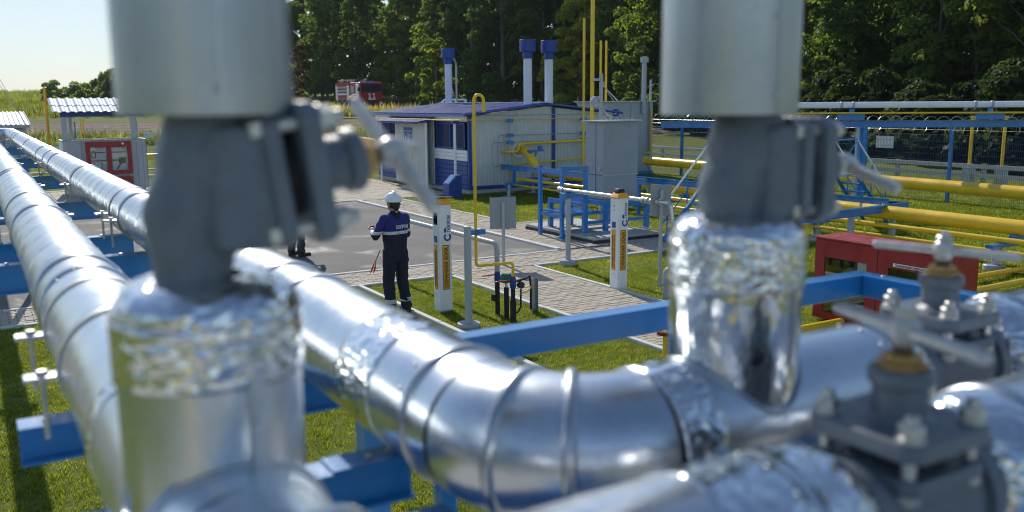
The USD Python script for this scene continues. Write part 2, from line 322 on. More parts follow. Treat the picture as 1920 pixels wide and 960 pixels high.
# ------------------------------------------------------------------ ground, yard, paving
def ahead(x, y): return .515 * np.asarray(x, float) + .857 * np.asarray(y, float)
def land(x, y):
    d = ahead(x, y)
    z = .04 * np.clip(d - 62, 0, 150) + .010 * np.clip(d - 212, 0, 60)
    rise = np.clip((d - 62) / 30, 0, 1)
    return z + rise * .35 * (meshkit.fbm(np.stack([np.asarray(x) * .03, np.asarray(y) * .03, np.zeros_like(np.asarray(x, float))], -1), 3, 5) - .5)
struct('ground', grid(-420, 520, -60, 640, 188, 140, land), GROUND, smooth=True)
struct('asphalt_yard', grid(-14, 10.35, 15.42, 26.9, 1, 1, lambda x, y: 0 * x + .018), ASPHALT)

def in_view(P, m=20):
    c = CAM @ (np.asarray(P, float) - EYE)
    if c[1] < .3: return None
    u, v = 960 + 1675 * c[0] / c[1], 480 - 1675 * c[2] / c[1]
    return c[1] if -m < u < 1920 + m and -m < v < 960 + m else None
AREAS = [(-9, 15.6, 14.22, 15.30), (7.27, 8.93, 2.0, 14.20), (10.50, 11.74, 15.42, 26.9), (11.76, 13.55, 15.32, 19.42)]
pavement = UsdGeom.Xform.Define(stage, '/World/pavement'); tag(pavement, kind='structure')
pb = [box(a - .02, b + .02, c - .02, d + .02, -.05, .010) for a, b, c, d in AREAS] + [box(-14, 14.1, 26.92, 36, -.05, .010)]
part(pavement, 'joint_bed', cat(pb), JOINT)
bricks = []
for a, b, c, d in AREAS:
    ny = int(round((d - c) / .105))
    for j in range(ny):
        y0 = c + j * .105; off = (.105 if j % 2 else 0)
        x0 = a - off
        while x0 < b - .02:
            xa, xb = max(x0, a), min(x0 + .21, b)
            if xb - xa > .04: bricks.append((xa, xb, y0, y0 + .105))
            x0 += .21
def paver_mesh(q):
    xa, xb, ya, yb = q; g = .005; h = .032 + RNG.normal(0, .0022); c = .006
    t = RNG.normal(0, .0018, 4)
    v = np.array([[xa + g, ya + g, .004], [xb - g, ya + g, .004], [xb - g, yb - g, .004], [xa + g, yb - g, .004],
                  [xa + g, ya + g, h - c], [xb - g, ya + g, h - c], [xb - g, yb - g, h - c], [xa + g, yb - g, h - c],
                  [xa + g + c, ya + g + c, h + t[0]], [xb - g - c, ya + g + c, h + t[1]], [xb - g - c, yb - g - c, h + t[2]], [xa + g + c, yb - g - c, h + t[3]]])
    f = [[8, 9, 10], [8, 10, 11]]
    for lo in (0, 4):
        for k in range(4):
            a, b = lo + k, lo + (k + 1) % 4; f += [[a, b, b + 4], [a, b + 4, a + 4]]
    return trimesh.Trimesh(v, np.array(f), process=False)
seen, rest = [], [[], [], []]
for q in bricks:
    dd = in_view(((q[0] + q[1]) / 2, (q[2] + q[3]) / 2, .03), 0)
    hidden = q[0] < 6.4 and q[1] > 2.0 and q[3] < 15.4
    if dd and not hidden: seen.append((dd, q))
    else: rest[RNG.integers(3)].append(q)
seen.sort(key=lambda s: s[0])
for dd, q in seen[:300]: part(pavement, 'paver', paver_mesh(q), PAVERS[RNG.integers(3)])
for dd, q in seen[300:]: rest[RNG.integers(3)].append(q)
# the far paving behind the yard, larger tiles
for i in range(-14 * 4, 14 * 4):
    for j in range(27 * 4, 36 * 4):
        if in_view((i * .25 + .1, j * .25 + .1, 0)): rest[RNG.integers(3)].append((i * .25, i * .25 + .25, j * .25, j * .25 + .25))
for k in range(3): part(pavement, 'far_pavers', cat([paver_mesh(q) for q in rest[k]]), PAVERS[k], kind='stuff')

kerb = UsdGeom.Xform.Define(stage, '/World/kerb'); tag(kerb, kind='structure')
def kerb_run(x0, y0, x1, y1, w=.08, h=.05, L=1.0):
    n = max(1, int(round(math.hypot(x1 - x0, y1 - y0) / L)))
    for k in range(n):
        ax, ay, bx, by = x0 + (x1 - x0) * k / n, y0 + (y1 - y0) * k / n, x0 + (x1 - x0) * (k + 1) / n, y0 + (y1 - y0) * (k + 1) / n
        hh = h + RNG.normal(0, .002)
        if abs(x1 - x0) > abs(y1 - y0): m = rbox(ax + .004, bx - .004, ay - w / 2, ay + w / 2, -.06, hh, .012, 6)
        else: m = rbox(ax - w / 2, ax + w / 2, min(ay, by) + .004, max(ay, by) - .004, -.06, hh, .012, 6)
        part(kerb, 'kerb_stone', m, KERB)
kerb_run(10.425, 15.42, 10.425, 26.9, .13, .065)
kerb_run(-9, 15.36, 10.36, 15.36, .09, .045)
kerb_run(8.98, 4, 8.98, 14.1, .08, .045); kerb_run(7.22, 4, 7.22, 14.1, .08, .045)
kerb_run(9.0, 14.17, 15.6, 14.17, .08, .045); kerb_run(-9, 14.17, 7.2, 14.17, .08, .045)
kerb_run(5.46, 5, 5.46, 14.1, .08, .05); kerb_run(11.79, 19.5, 11.79, 26.8, .08, .05); kerb_run(11.85, 19.46, 13.55, 19.46, .08, .05); kerb_run(13.6, 15.4, 13.6, 19.4, .08, .045); kerb_run(13.65, 15.36, 15.6, 15.36, .08, .045)
kerb_run(1, 42.2, 13, 41.2, .3, .07, 2.0); kerb_run(1, 46.6, 13, 45.9, .3, .07, 2.0); kerb_run(-10, 36.1, 14, 36.1, .2, .06, 2.0)

# ------------------------------------------------------------------ foreground insulated pipes
R0, ZP = .12, 2.553
XA, YA, XB, YB, RB = .236, .72, .706, 1.08, .18
def helix_pipe_y(x, z, y0, y1, r, pitch=.262, n=56, ds=.0125):
    s = np.arange(y0, y1 + ds, ds); th = np.arange(n) * 2 * math.pi / n
    S, T = np.meshgrid(s, th, indexing='ij')
    ph = ((S / pitch + T / (2 * math.pi)) % 1.0) * pitch
    rr = r + .0034 * np.exp(-((ph - .5 * pitch) / .0085) ** 2)
    v = np.stack([x + rr * np.cos(T), S, z + rr * np.sin(T)], -1).reshape(-1, 3)
    i = np.arange(len(s) - 1)[:, None]; j = np.arange(n)[None]
    a, b, c, d = i * n + j, i * n + (j + 1) % n, (i + 1) * n + j, (i + 1) * n + (j + 1) % n
    f = np.concatenate([np.stack([a, c, b], -1).reshape(-1, 3), np.stack([b, c, d], -1).reshape(-1, 3)])
    return trimesh.Trimesh(v, f, process=False)
def bead(r, w, h=.006, base=0.):
    """Rolled bead round a pipe: profile (radius, along)."""
    k = np.linspace(0, math.pi, 7); return [(r - .002, -w / 2 - base)] + [(r + h * math.sin(t), -w / 2 * math.cos(t)) for t in k] + [(r - .002, w / 2 + base)]
def ring_y(x, z, y, r, w=.02, h=.006): return lathe(bead(r, w, h), 64, 'y', (x, y, z))
def ring_x(x, y, z, r, w=.02, h=.006): return lathe(bead(r, w, h), 64, 'x', (x, y, z))
def sleeve(axis, at, a, b, r, n=64, lip=.0):
    m = lathe([(r * .6, a), (r, a), (r, a + .002), (r, b - .002), (r, b), (r * .6, b)], n, axis, at); return m
def crinkle(m, amp, f, seed):
    v = np.asarray(m.vertices); n = meshkit.fbm(v * f, 4, seed) - .5
    m2 = m.copy(); nn = m.vertex_normals; m2.vertices = v + nn * (n * amp)[:, None]; return m2
def foil_band(axis, at, a, b, r, seed, amp=.022):
    k = 14; pr = [(r - .004, a)] + [(r + .003, a + (b - a) * i / k) for i in range(k + 1)] + [(r - .004, b)]
    m = lathe(pr, 96, axis, at); v = np.asarray(m.vertices); ax = 'xyz'.index(axis); u = np.clip((v[:, ax] - at[ax] - a) / (b - a), 0, 1)
    n = (meshkit.fbm(v * 44, 4, seed) - .5) * np.sin(np.pi * np.clip(u, .02, .98)) ** .5
    m.vertices = v + m.vertex_normals * (n * amp * .40)[:, None]; return m
def foil_cone(axis, at, a, b, r, rin, seed):
    """Foil wrap closing an insulation end from radius r at a to radius rin at b."""
    pr = [(r + .003, a - .03 * np.sign(b - a))]
    for i in range(15):
        t = i / 14; pr.append((r + (rin - r) * (t ** 2.2) + .003 * (1 - t), a + (b - a) * math.sin(t * math.pi / 2)))
    m = lathe(pr, 64, axis, at)
    if b < a: m.invert()
    return crinkle(m, .009, 45, seed)
def elbow(p, RB, r, a0, a1, n=64, seg=7):
    """Quarter bend from the -y run (arriving along y) into +x; p is the bend's centre, angle 0 = on the y run."""
    P = [(p[0] - RB * math.cos(t), p[1] - RB * math.sin(t), p[2]) for t in np.linspace(a0, a1, seg)]
    return tube(P, r, n, cap=False)
def elbow_ring(p, RB, t, r, w=.018, h=.006):
    m = lathe(bead(r, w, h), 64, 'y'); m.apply_transform(trimesh.transformations.rotation_matrix(t, [0, 0, 1]))
    m.apply_translation((p[0] - RB * math.cos(t), p[1] - RB * math.sin(t), p[2])); return m

def pipe_line(label, x, y, yfar, bands, y_spiral, foil_y, foil_x, xv, x_end, seed, turn=None, RB=RB):
    t = thing('insulated_pipe', label, 'pipe', (0, 0, 0))
    c = (x + RB, y + RB, ZP)
    part(t, 'spiral_duct', helix_pipe_y(x, ZP, y_spiral, yfar, R0), GALVB, 40)
    for a in bands: part(t, 'joint_band', ring_y(x, ZP, a, R0 + .002, .05, .007), BAND, 40)
    part(t, 'smooth_cladding', sleeve('y', (x, 0, ZP), y + RB, y_spiral + .01, R0 + .0015), GALV, 40)
    for k, (a0, a1) in enumerate(((0, .50), (.50, .93), (.93, math.pi / 2))): part(t, 'bend_segment', elbow(c, RB, R0 + .0012 * (k % 2), a0, a1, seg=4), GALV, 40)
    part(t, 'bend_bead', ring_y(x, ZP, y + RB + .085, R0 + .001, .022, .008), BAND, 40)
    for a in (.50, .93): part(t, 'bend_bead', elbow_ring(c, RB, a, R0 + .001, .022, .008), BAND, 40)
    part(t, 'smooth_cladding', sleeve('x', (0, y, ZP), x + RB, xv - .20, R0 + .0015), GALV, 40)
    part(t, 'foil_wrap', foil_band('y', (x, 0, ZP), foil_y[0], foil_y[1], R0, seed), FOIL, True)
    part(t, 'foil_wrap', foil_band('x', (0, y, ZP), foil_x[0], foil_x[1], R0, seed + 1), FOIL, True)
    part(t, 'foil_end', foil_cone('x', (0, y, ZP), xv - .21, xv - .125, R0, .05, seed + 2), FOIL, True)
    part(t, 'foil_end', foil_cone('x', (0, y, ZP), xv + .21, xv + .125, R0, .05, seed + 3), FOIL, True)
    part(t, 'smooth_cladding', sleeve('x', (0, y, ZP), xv + .20, x_end, R0 + .001), GALV, 40)
    for q in (xv + .23, xv + .95): part(t, 'joint_band', ring_x(q, y, ZP, R0 + .002, .03, .006), BAND, 40)
    for q, yy in ((.9, y_spiral - .03), (.5, y_spiral - .03), (1.3, y_spiral - .03), (.9, y + RB + .12), (1.3, y + RB + .12), (.5, y + RB + .12)):
        part(t, 'rivet', man(sph((x - (R0 + .001) * math.cos(q), yy, ZP + (R0 + .001) * math.sin(q)), .0042, 10)), ZINC, True)
    for q in (.6, 1.0, 1.4, 1.8): part(t, 'rivet', man(sph((xv - .27, y - (R0 + .001) * math.cos(q), ZP + (R0 + .001) * math.sin(q)), .0042, 10)), ZINC, True)
    if turn: part(t, 'far_bend', tube(bend([(x, yfar - .02, ZP), (x, yfar + .35, ZP), (x - 6, yfar + .35, ZP)], .3, 10), R0, 40), GALVB, 40)
    return t
pA = pipe_line('near galvanised insulated pipe running from the left edge under the left riser', XA, YA, 17.0, (2.62, 2.83, 4.4, 6.9, 9.5, 12.2), 2.62, (1.50, 1.56), (.66, .78), 1.04, 3.6, 31, RB=.25)
pB = pipe_line('long galvanised insulated pipe bending right at a segmented elbow in the middle', XB, YB, 20.2, (2.14, 2.36, 4.72, 7.15, 9.2, 10.95, 13.4, 16.4), 2.36, (1.50, 1.67), (.885, .97), 1.67, 4.2, 41, turn=True)

def riser(parent, x, y, r, z1, neck, seed, xu, zu, ru, lab, fmat=GALV):
    """Insulated branch standing on a pipe, closed by foil round the valve neck, and the jacket above the valve (a thing of its own)."""
    zs = ZP + .02
    part(parent, 'branch_jacket', sleeve('z', (x, y, 0), zs, z1, r), fmat, 40)
    sad = []
    for k in range(97):                                            # saddle seam where the branch meets the pipe
        a = k / 96 * 2 * math.pi; px, py = (r + .003) * math.cos(a), (r + .003) * math.sin(a)
        off = (px if parent is pA_ else py); off = min(abs(off), R0 - .004); sad.append((x + px, y + py, ZP + math.sqrt((R0 + .002) ** 2 - off ** 2)))
    part(parent, 'saddle_seam', tube(sad, .004, 6), BAND, True)
    fr = foil_band('z', (x, y, 0), z1 - .075, z1 + .002, r + .001, seed, .016)
    part(parent, 'foil_wrap', fr, FOIL, True)
    part(parent, 'foil_end', foil_cone('z', (x, y, 0), z1, z1 + .045, r, neck, seed + 1), FOIL, True)
    part(parent, 'jacket_seam', box(x + r * .2 - .004, x + r * .2 + .004, y - r - .003, y - r * .92, zs + .1, z1 - .07), BAND)
    t = thing('riser_jacket', lab, 'pipe', (0, 0, 0))
    part(t, 'jacket', lathe([(.05, zu + .004), (ru - .002, zu + .004), (ru, zu), (ru, zu + .20)], 64, 'z', (xu, y, 0)), GALVJ, 40)
    part(t, 'jacket', lathe([(ru + .002, zu + .20), (ru + .003, zu + .201), (ru + .003, zu + 1.1)], 64, 'z', (xu, y, 0)), GALVJ, 40)
    part(t, 'rolled_bead', lathe(bead(ru + .002, .02, .007), 64, 'z', (xu, y, zu + .20)), BAND, 40)
    part(t, 'insulation', lathe([(.04, zu + .006), (ru - .003, zu + .006)], 40, 'z', (xu, y, 0)), CASTD)
    for zz in (.03, .145):
        d = np.array([-.10, -1, 0]); d /= np.linalg.norm(d)
        part(t, 'rivet', trimesh.Trimesh(*(lambda m: (m.vertices, m.faces))(man(sph((xu + d[0] * ru, y + d[1] * ru, zu + zz), .0045, 12))), process=False), ZINC, True)
    part(t, 'lap_seam', box(xu - .008, xu - .0045, y - ru - .0015, y - ru * .97, zu, zu + .2), BAND)
    return t
pA_ = pA
riser(pA, XA, 1.14, .112, 2.845, .046, 51, XA + .016, 3.088, .103, 'left upright galvanised jacket above the grey valve, cut by the top edge')
riser(pB, 1.09, YB, .110, 2.872, .046, 61, 1.062, 3.078, .109, 'right upright galvanised jacket with rolled bead above the grey valve', FOIL2)

PART = part
# ------------------------------------------------------------------ cast valves: pipe axis local X, bonnet local Z
def make_valve(label, M, L, ang, tilt=0., angled=False, sq=.088):
    t = thing('ball_valve', label, 'valve', M=M)
    TB = trimesh.transformations.rotation_matrix(math.radians(-tilt), [0, 1, 0])
    def part(par, nm, m, *a, **k):
        if nm != 'body': m = m.copy(); m.apply_transform(TB)
        return PART(par, nm, m, *a, **k)
    if angled:
        b = hull(((-.125, 0, -.03), .047), ((-.10, 0, -.03), .047)) + hull(((-.10, 0, -.03), .046), ((-.035, 0, -.030), .055), ((.03, 0, 0), .058)) + hull(((.03, 0, 0), .066), ((.09, 0, .012), .044), ((.13, 0, .012), .044)) + hull(((-.02, 0, .0), .060), ((.0, 0, .05), .060))
    else:
        b = hull(((-.14, 0, 0), .05), ((.14, 0, 0), .05)) + hull(((-.07, 0, 0), .082), ((.07, 0, 0), .082), ((0, 0, -.03), .085))
    b = b + Manifold.batch_hull([sph((x, y, z), .014, 10) for x in (-.062, .062) for y in (-.06, .06) for z in (0., .06)])
    m = man(b.refine_to_length(.016)); m = trimesh.Trimesh(m.vertices, m.faces, process=True)
    trimesh.smoothing.filter_taubin(m, iterations=8); part(t, 'body', m, CAST, 50)
    if not angled:
        for s in (-1, 1): part(t, 'end_flange', lathe([(.05, s * .112 - .012), (.088, s * .112 - .012), (.088, s * .112 + .012), (.05, s * .112 + .012)], 40, 'x'), CAST, 35)
    def plate(z0, z1, h, cham): 
        m = man(Manifold.batch_hull([sph((x, y, z), .005, 8) for z in (z0 + .005, z1 - .005) for x, y in [(sx * (h - .005) - (sx * cham if k else 0), sy * (h - .005) - (0 if k else sy * cham)) for sx in (-1, 1) for sy in (-1, 1) for k in (0, 1)]])); return m
    part(t, 'body_flange', plate(.052, .074, sq - .004, .014), CAST, 30)
    part(t, 'gasket', lathe([(0, .074), (.060, .074), (.060, .098), (0, .098)], 32), CASTD)
    part(t, 'bonnet_plate', plate(.098, .125, sq, .016), CAST, 30)
    for sx in (-1, 1):
        for sy in (-1, 1):
            x, y = sx * (sq - .024), sy * (sq - .024)
            b_ = cat(lathe([(0, .125), (.019, .125), (.019, .129), (0, .129)], 20, at=(x, y, 0)), hexnut((x, y, .129), (0, 0, 1), .0165, .017), lathe([(0, .146), (.0095, .146), (.0095, .156), (.007, .158), (0, .158)], 14, at=(x, y, 0)), hexnut((x, y, .0525), (0, 0, -1), .0165, .014), rod((x, y, .04), (x, y, .135), .0095))
            part(t, 'bolt', b_, ZINC, 30)
    part(t, 'stem_tower', lathe([(.046, .124), (.040, .130), (.036, .134), (.036, .168), (.038, .171), (.042, .174), (.043, .178), (.043, .190), (.040, .194), (0, .194)], 36), CAST, 32)
    g = cat(hexnut((0, 0, .194), (0, 0, 1), .033, .010), hexnut((0, 0, .204), (0, 0, 1), .026, .011))
    part(t, 'gland_nut', g, BRASS, 30)
    part(t, 'stem', lathe([(.013, .21), (.013, .262), (0, .262)], 20), STEM, 30)
    a = math.radians(ang); T = trimesh.transformations.rotation_matrix(a, [0, 0, 1])
    h = man(Manifold.batch_hull([sph((s * L / 2, y, z), .006, 10) for s in (-1, 1) for y in (-.005, .005) for z in (.242, .246)]) + Manifold.batch_hull([sph((.0, 0, z), .021, 16) for z in (.240, .248)]))
    h.apply_transform(T); lev = part(t, 'lever', h, LEVER, 35)
    nut = cat(hexnut((0, 0, .262), (0, 0, 1), .015, .012), lathe([(.0, .274), (.009, .274), (.007, .282), (0, .284)], 12)); part(t, 'lever_nut', nut, ZINC, 30)
    return t
def VM(X, Z, at):
    X, Z = np.array(X, float), np.array(Z, float); Y = np.cross(Z, X); M = np.eye(4); M[:3, 0], M[:3, 1], M[:3, 2], M[:3, 3] = X, Y, Z, at; return M
# upright valves: pipe axis up, bonnet towards +x; the lever turns in the plane across the bonnet
make_valve('blurred grey valve on the left riser with its lever slanting down to the right', VM((0, 0, 1), (1, 0, 0), (XA + .016, 1.14, 3.000)), .25, 122, tilt=-8, angled=True)
make_valve('grey valve on the right riser with its lever pointing right', VM((0, 0, 1), (1, 0, 0), (1.09 + .012, YB, 2.985)), .24, 107, angled=True)
make_valve('nearest grey valve at bottom right with brass gland and crosswise lever', VM((1, 0, 0), (0, 0, 1), (1.04, YA, ZP)), .28, 74)
make_valve('grey flanged valve on the farther pipe in front of the red cabinet', VM((1, 0, 0), (0, 0, 1), (1.67, YB, ZP)), .27, 106)

# supports under the pipes
def channel_x(x0, x1, y, ztop, h=.085, w=.06, t=.007):
    return cat(box(x0, x1, y - w / 2, y + w / 2, ztop - t, ztop), box(x0, x1, y - t / 2 - .012, y + t / 2 - .012, ztop - h + t, ztop - t), box(x0, x1, y - w / 2, y + w / 2, ztop - h, ztop - h + t))
ZB = ZP - R0 - .012
names = ['nearest blue steel channel across the lawn under the pipe elbow', 'blue steel channel with its end showing left of the near pipe', 'broad blue channel above the asphalt left of the riser', 'blue channel crossing under both pipes, fourth from the camera', 'blue channel crossing under both pipes, fifth from the camera', 'blue channel crossing under both pipes, sixth from the camera', 'blue channel under the pipes beside the hose shelter', 'farthest blue channel under the pipes by the small white-roofed hut']
for k, (y, x0, x1, h) in enumerate(((1.55, -.12, .685, .085), (2.13, .03, .80, .085), (4.42, -.35, .69, .13), (5.12, -.35, .70, .12), (7.1, -.35, .78, .13), (9.9, -.35, .80, .13), (13.4, -.5, .85, .13), (17.2, -.5, .9, .13))):
    m = channel_x(x0, x1, y, ZB, h, .075)
    if k == 0: m = cat(m, lathe([(0, 0), (.006, 0), (.006, .004), (0, .004)], 10, at=(.60, y - .01, ZB)))
    t = thing('channel_beam', names[k], 'beam')
    part(t, 'channel', m, BLUE)
    if k == 0: part(t, 'mounting_plate', box(.52, .684, y - .0365, y + .0365, ZB + .0005, ZB + .006), BLUE)
    for xx in ((.60,) if k == 0 else (XA - .15, XA + .16, XB - .16)):
        part(t, 'bolt', hexnut((xx, y - .01, ZB + (.006 if k == 0 else .001)), (0, 0, 1), .009, .007), ZINC)
t = thing('support_post', 'blue square post dropping to the lawn beside the elbow', 'post'); part(t, 'post', rbox(.69, .725, 1.41, 1.445, 0, 2.41, .004), BLUE); part(t, 'foot_plate', box(.62, .80, 1.33, 1.52, 0, .012), BLUE)
t = thing('support_post', 'blue square post under the far end of the long pipe', 'post'); part(t, 'post', rbox(.70, .80, 17.15, 17.25, 0, 2.27, .004), BLUE); part(t, 'foot_plate', box(.6, .9, 17.05, 17.35, 0, .012), BLUE)

def clamp(label, x, y, left=True, both=True):
    t = thing('pipe_clamp', label, 'clamp')
    part(t, 'strap', lathe([(R0 + .002, -.018), (R0 + .006, -.018), (R0 + .006, .018), (R0 + .002, .018)], 56, 'y', (x, y, ZP)), ZINC, 40)
    for s in ((-1, 1) if both else ((-1,) if left else (1,))):
        cx = x + s * (R0 + .034)
        part(t, 'lug', rbox(cx - .036, cx + .036, y - .024, y + .024, ZP - .012, ZP - .002, .003, 6), STEEL, 30)
        part(t, 'bolt', cat(hexnut((cx, y, ZP - .002), (0, 0, 1), .012, .010), rod((cx, y, ZP - .14), (cx, y, ZP + .003), .0055)), ZINC, 30)
    return t
clamp('bright clamp with square lug on the near pipe above the blue channel', XA, 2.03)
clamp('second bright clamp on the near pipe, just behind the other', XA, 2.42)
for k, (x, y) in enumerate(((XB, 5.05), (XB, 4.72), (XB, 7.1), (XA, 5.1), (XA, 7.1), (XB, 9.9), (XA, 9.9), (XB, 13.4), (XB, 17.2))):
    clamp(['clamp on the long pipe over the fourth blue channel', 'clamp on the long pipe a little nearer than the fourth channel', 'clamp on the long pipe over the fifth blue channel', 'clamp on the near pipe over the fourth blue channel', 'clamp on the near pipe over the fifth blue channel', 'clamp on the long pipe over the sixth blue channel', 'clamp on the near pipe over the sixth blue channel', 'clamp on the long pipe beside the hose shelter', 'farthest clamp on the long pipe near its left bend'][k], x, y)
# the platform the photograph is taken from, its apron and what stands there (mirrored in the cladding)
struct('concrete_apron', grid(-6, 9, -12, 3.6, 1, 1, lambda x, y: 0 * x + .02), CONC)
for k, (xx, lab) in enumerate(((.60, 'blue channel under the near cross run, left'), (1.42, 'blue channel under the near cross run, right'))):
    t = thing('channel_beam', lab, 'beam'); part(t, 'channel', moved(channel_x(-.35, 1.30, 0, ZB, .1, .08), (xx, 0, 0), rz=90), BLUE); part(t, 'post', cbox(xx, -.2, 0, .1, .1, ZB - .1), BLUE)
t = thing('service_platform', 'blue framed grating platform with handrail behind the camera', 'platform')
part(t, 'deck', box(-1.2, 3.2, -1.9, -.25, 1.42, 1.46), GALVPOST); part(t, 'edge_beam', box(-1.22, 3.22, -.25, -.18, 1.30, 1.47), BLUE); part(t, 'edge_beam', box(-1.22, 3.22, -1.97, -1.9, 1.30, 1.47), BLUE)
for x in (-1.1, 1.0, 3.1):
    for y in (-.3, -1.85): part(t, 'leg', cbox(x, y, 0, .1, .1, 1.42), BLUE)
    part(t, 'handrail_post', rod((x, -1.93, 1.46), (x, -1.93, 2.5), .022, 8), BLUE)
for z in (2.0, 2.5): part(t, 'handrail', rod((-1.2, -1.93, z), (3.2, -1.93, z), .022, 8), BLUE)
t = thing('vent_pipe', 'yellow vent pipe standing behind the camera', 'vent pipe'); part(t, 'pipe', rod((-1.6, -1.2, 0), (-1.6, -1.2, 5.2), .06, 12), YEL, 40)
t = thing('equipment_cabinet', 'pair of grey cabinets behind the camera', 'cabinet'); part(t, 'case', rbox(.2, 1.4, -5.2, -4.2, .1, 2.4, .02, 6), GREY); part(t, 'door', rbox(.25, 1.35, -4.2, -4.17, .2, 2.3, .01, 6), LGREY)
# square rail behind the elbow, turning towards the camera before the red cabinet
t = thing('square_rail', 'bright blue square rail crossing behind the right riser, with a corner at its right', 'rail')
part(t, 'rail', rbox(.86, 3.02, 2.24, 2.315, ZB - .085, ZB, .004), BLUE, 30)
part(t, 'rail', rbox(2.945, 3.02, .9, 2.238, ZB - .085, ZB + .001, .004), BLUE, 30)
part(t, 'bolt', hexnut((2.98, 2.17, ZB + .001), (0, 0, 1), .008, .005), ZINC)
for xx, yy in ((.9, 2.28), (2.98, .95)): part(t, 'leg', box(xx - .035, xx + .035, yy - .035, yy + .035, 0, ZB - .085), BLUE)
t = thing('capped_pipe', 'yellow pipe end just showing under the elbow at the bottom edge', 'pipe')
q = np.array([1.01, 1.74]); part(t, 'pipe', rod((*q, 0), (*q, 2.06), .057, 28), YEL, 30); part(t, 'cap', lathe([(.060, 2.04), (.060, 2.075), (.05, 2.095), (.025, 2.105), (0, 2.107)], 28, at=(*q, 0)), YEL, 40)

# ------------------------------------------------------------------ pump house
def ribs(x0, x1, y, z0, z1, step=.2, d=.018, w=.05):
    """Vertically ribbed sheet facing -y: trapezoid ribs as one profile."""
    P = []; x = x0
    while x < x1 - 1e-6:
        P += [(x, 0), (min(x + step - w * 1.6, x1), 0), (min(x + step - w * 1.3, x1), -d), (min(x + step - w * .3, x1), -d)]; x += step
    P.append((x1, 0)); v, f = [], []
    for px, py in P: v += [(px, y + py, z0), (px, y + py, z1)]
    for i in range(len(P) - 1): f += [[2 * i, 2 * i + 2, 2 * i + 3], [2 * i, 2 * i + 3, 2 * i + 1]]
    return trimesh.Trimesh(np.array(v, float), np.array(f), process=False)
def turned(m, c=(0, 0, 0), a=-90):                                # sheet facing -y becomes one facing -x
    m = m.copy(); m.apply_transform(trimesh.transformations.rotation_matrix(math.radians(a), [0, 0, 1])); m.apply_translation(c); return m
HX, HY, HX1, HY1, HE, HR = 14.5, 26.9, 20.6, 34.9, 2.66, 2.98
h = thing('pump_house', 'white and blue ribbed pump house with blue low-pitched roof and three tall vents', 'building')
part(h, 'core', box(HX + .06, HX1 - .06, HY + .06, HY1 - .06, .0, HE - .05), DARK)
part(h, 'plinth', cat(box(HX - .01, HX1, HY - .01, HY1, -.02, .14)), CONC)
gz = lambda x: HE + (HR - HE) * (1 - abs(x - (HX + HX1) / 2) / ((HX1 - HX) / 2))
for k in range(7):                                                # end wall: seven ribbed sheets under the low gable
    xa, xb = HX + .08 + k * .86, min(HX + .08 + (k + 1) * .86 - .006, HX1)
    m = ribs(xa, xb, HY, .26, 1, .145, .02, .045); v = np.array(m.vertices); top = v[:, 2] > .9
    v[top, 2] = [gz(x) - .03 for x in v[top, 0]]; m.vertices = v; part(h, 'wall_panel', m, OFFW)
part(h, 'base_trim', box(HX + .05, HX1, HY - .03, HY + .02, .14, .27), DBLUE)
part(h, 'corner_trim', box(HX - .03, HX + .085, HY - .035, HY + .06, .14, HE - .02), DBLUE)
part(h, 'corner_trim', box(17.84, 17.98, HY - .06, HY - .02, .14, HR - .08), DBLUE)
ov = .28
def roof_side(xa, xb, za, zb):
    m = ribs(HY - .22, HY1 + .2, 0, 0, 1, .24, .035, .07); v = np.array(m.vertices); t = v[:, 2]
    v = np.stack([xa + (xb - xa) * t, v[:, 0], za + (zb - za) * t - v[:, 1]], -1); return trimesh.Trimesh(v, m.faces, process=False)
mid = (HX + HX1) / 2; ze = HE - (HR - HE) * ov / (mid - HX)
rf = part(h, 'roof', cat(roof_side(HX - ov, mid, ze + .07, HR + .07), roof_side(HX1 + ov, mid, ze + .07, HR + .07)), DBLUE)
part(h, 'verge_trim', cat(tube([(HX - ov, HY - .21, ze + .045), (mid, HY - .21, HR + .045), (HX1 + ov, HY - .21, ze + .045)], .035, 6)), DBLUE)
part(h, 'ridge_cap', box(mid - .12, mid + .12, HY - .23, HY1 + .2, HR + .1, HR + .125), WHITE)
part(h, 'eaves_trim', box(HX - ov - .02, HX - ov + .02, HY - .23, HY1 + .2, ze + .01, ze + .075), mat('light_blue_trim', (.10, .20, .50), .4))
part(h, 'fascia', box(HX - .06, HX - .01, HY + .06, HY1, HE - .20, HE + .0), WHITE)
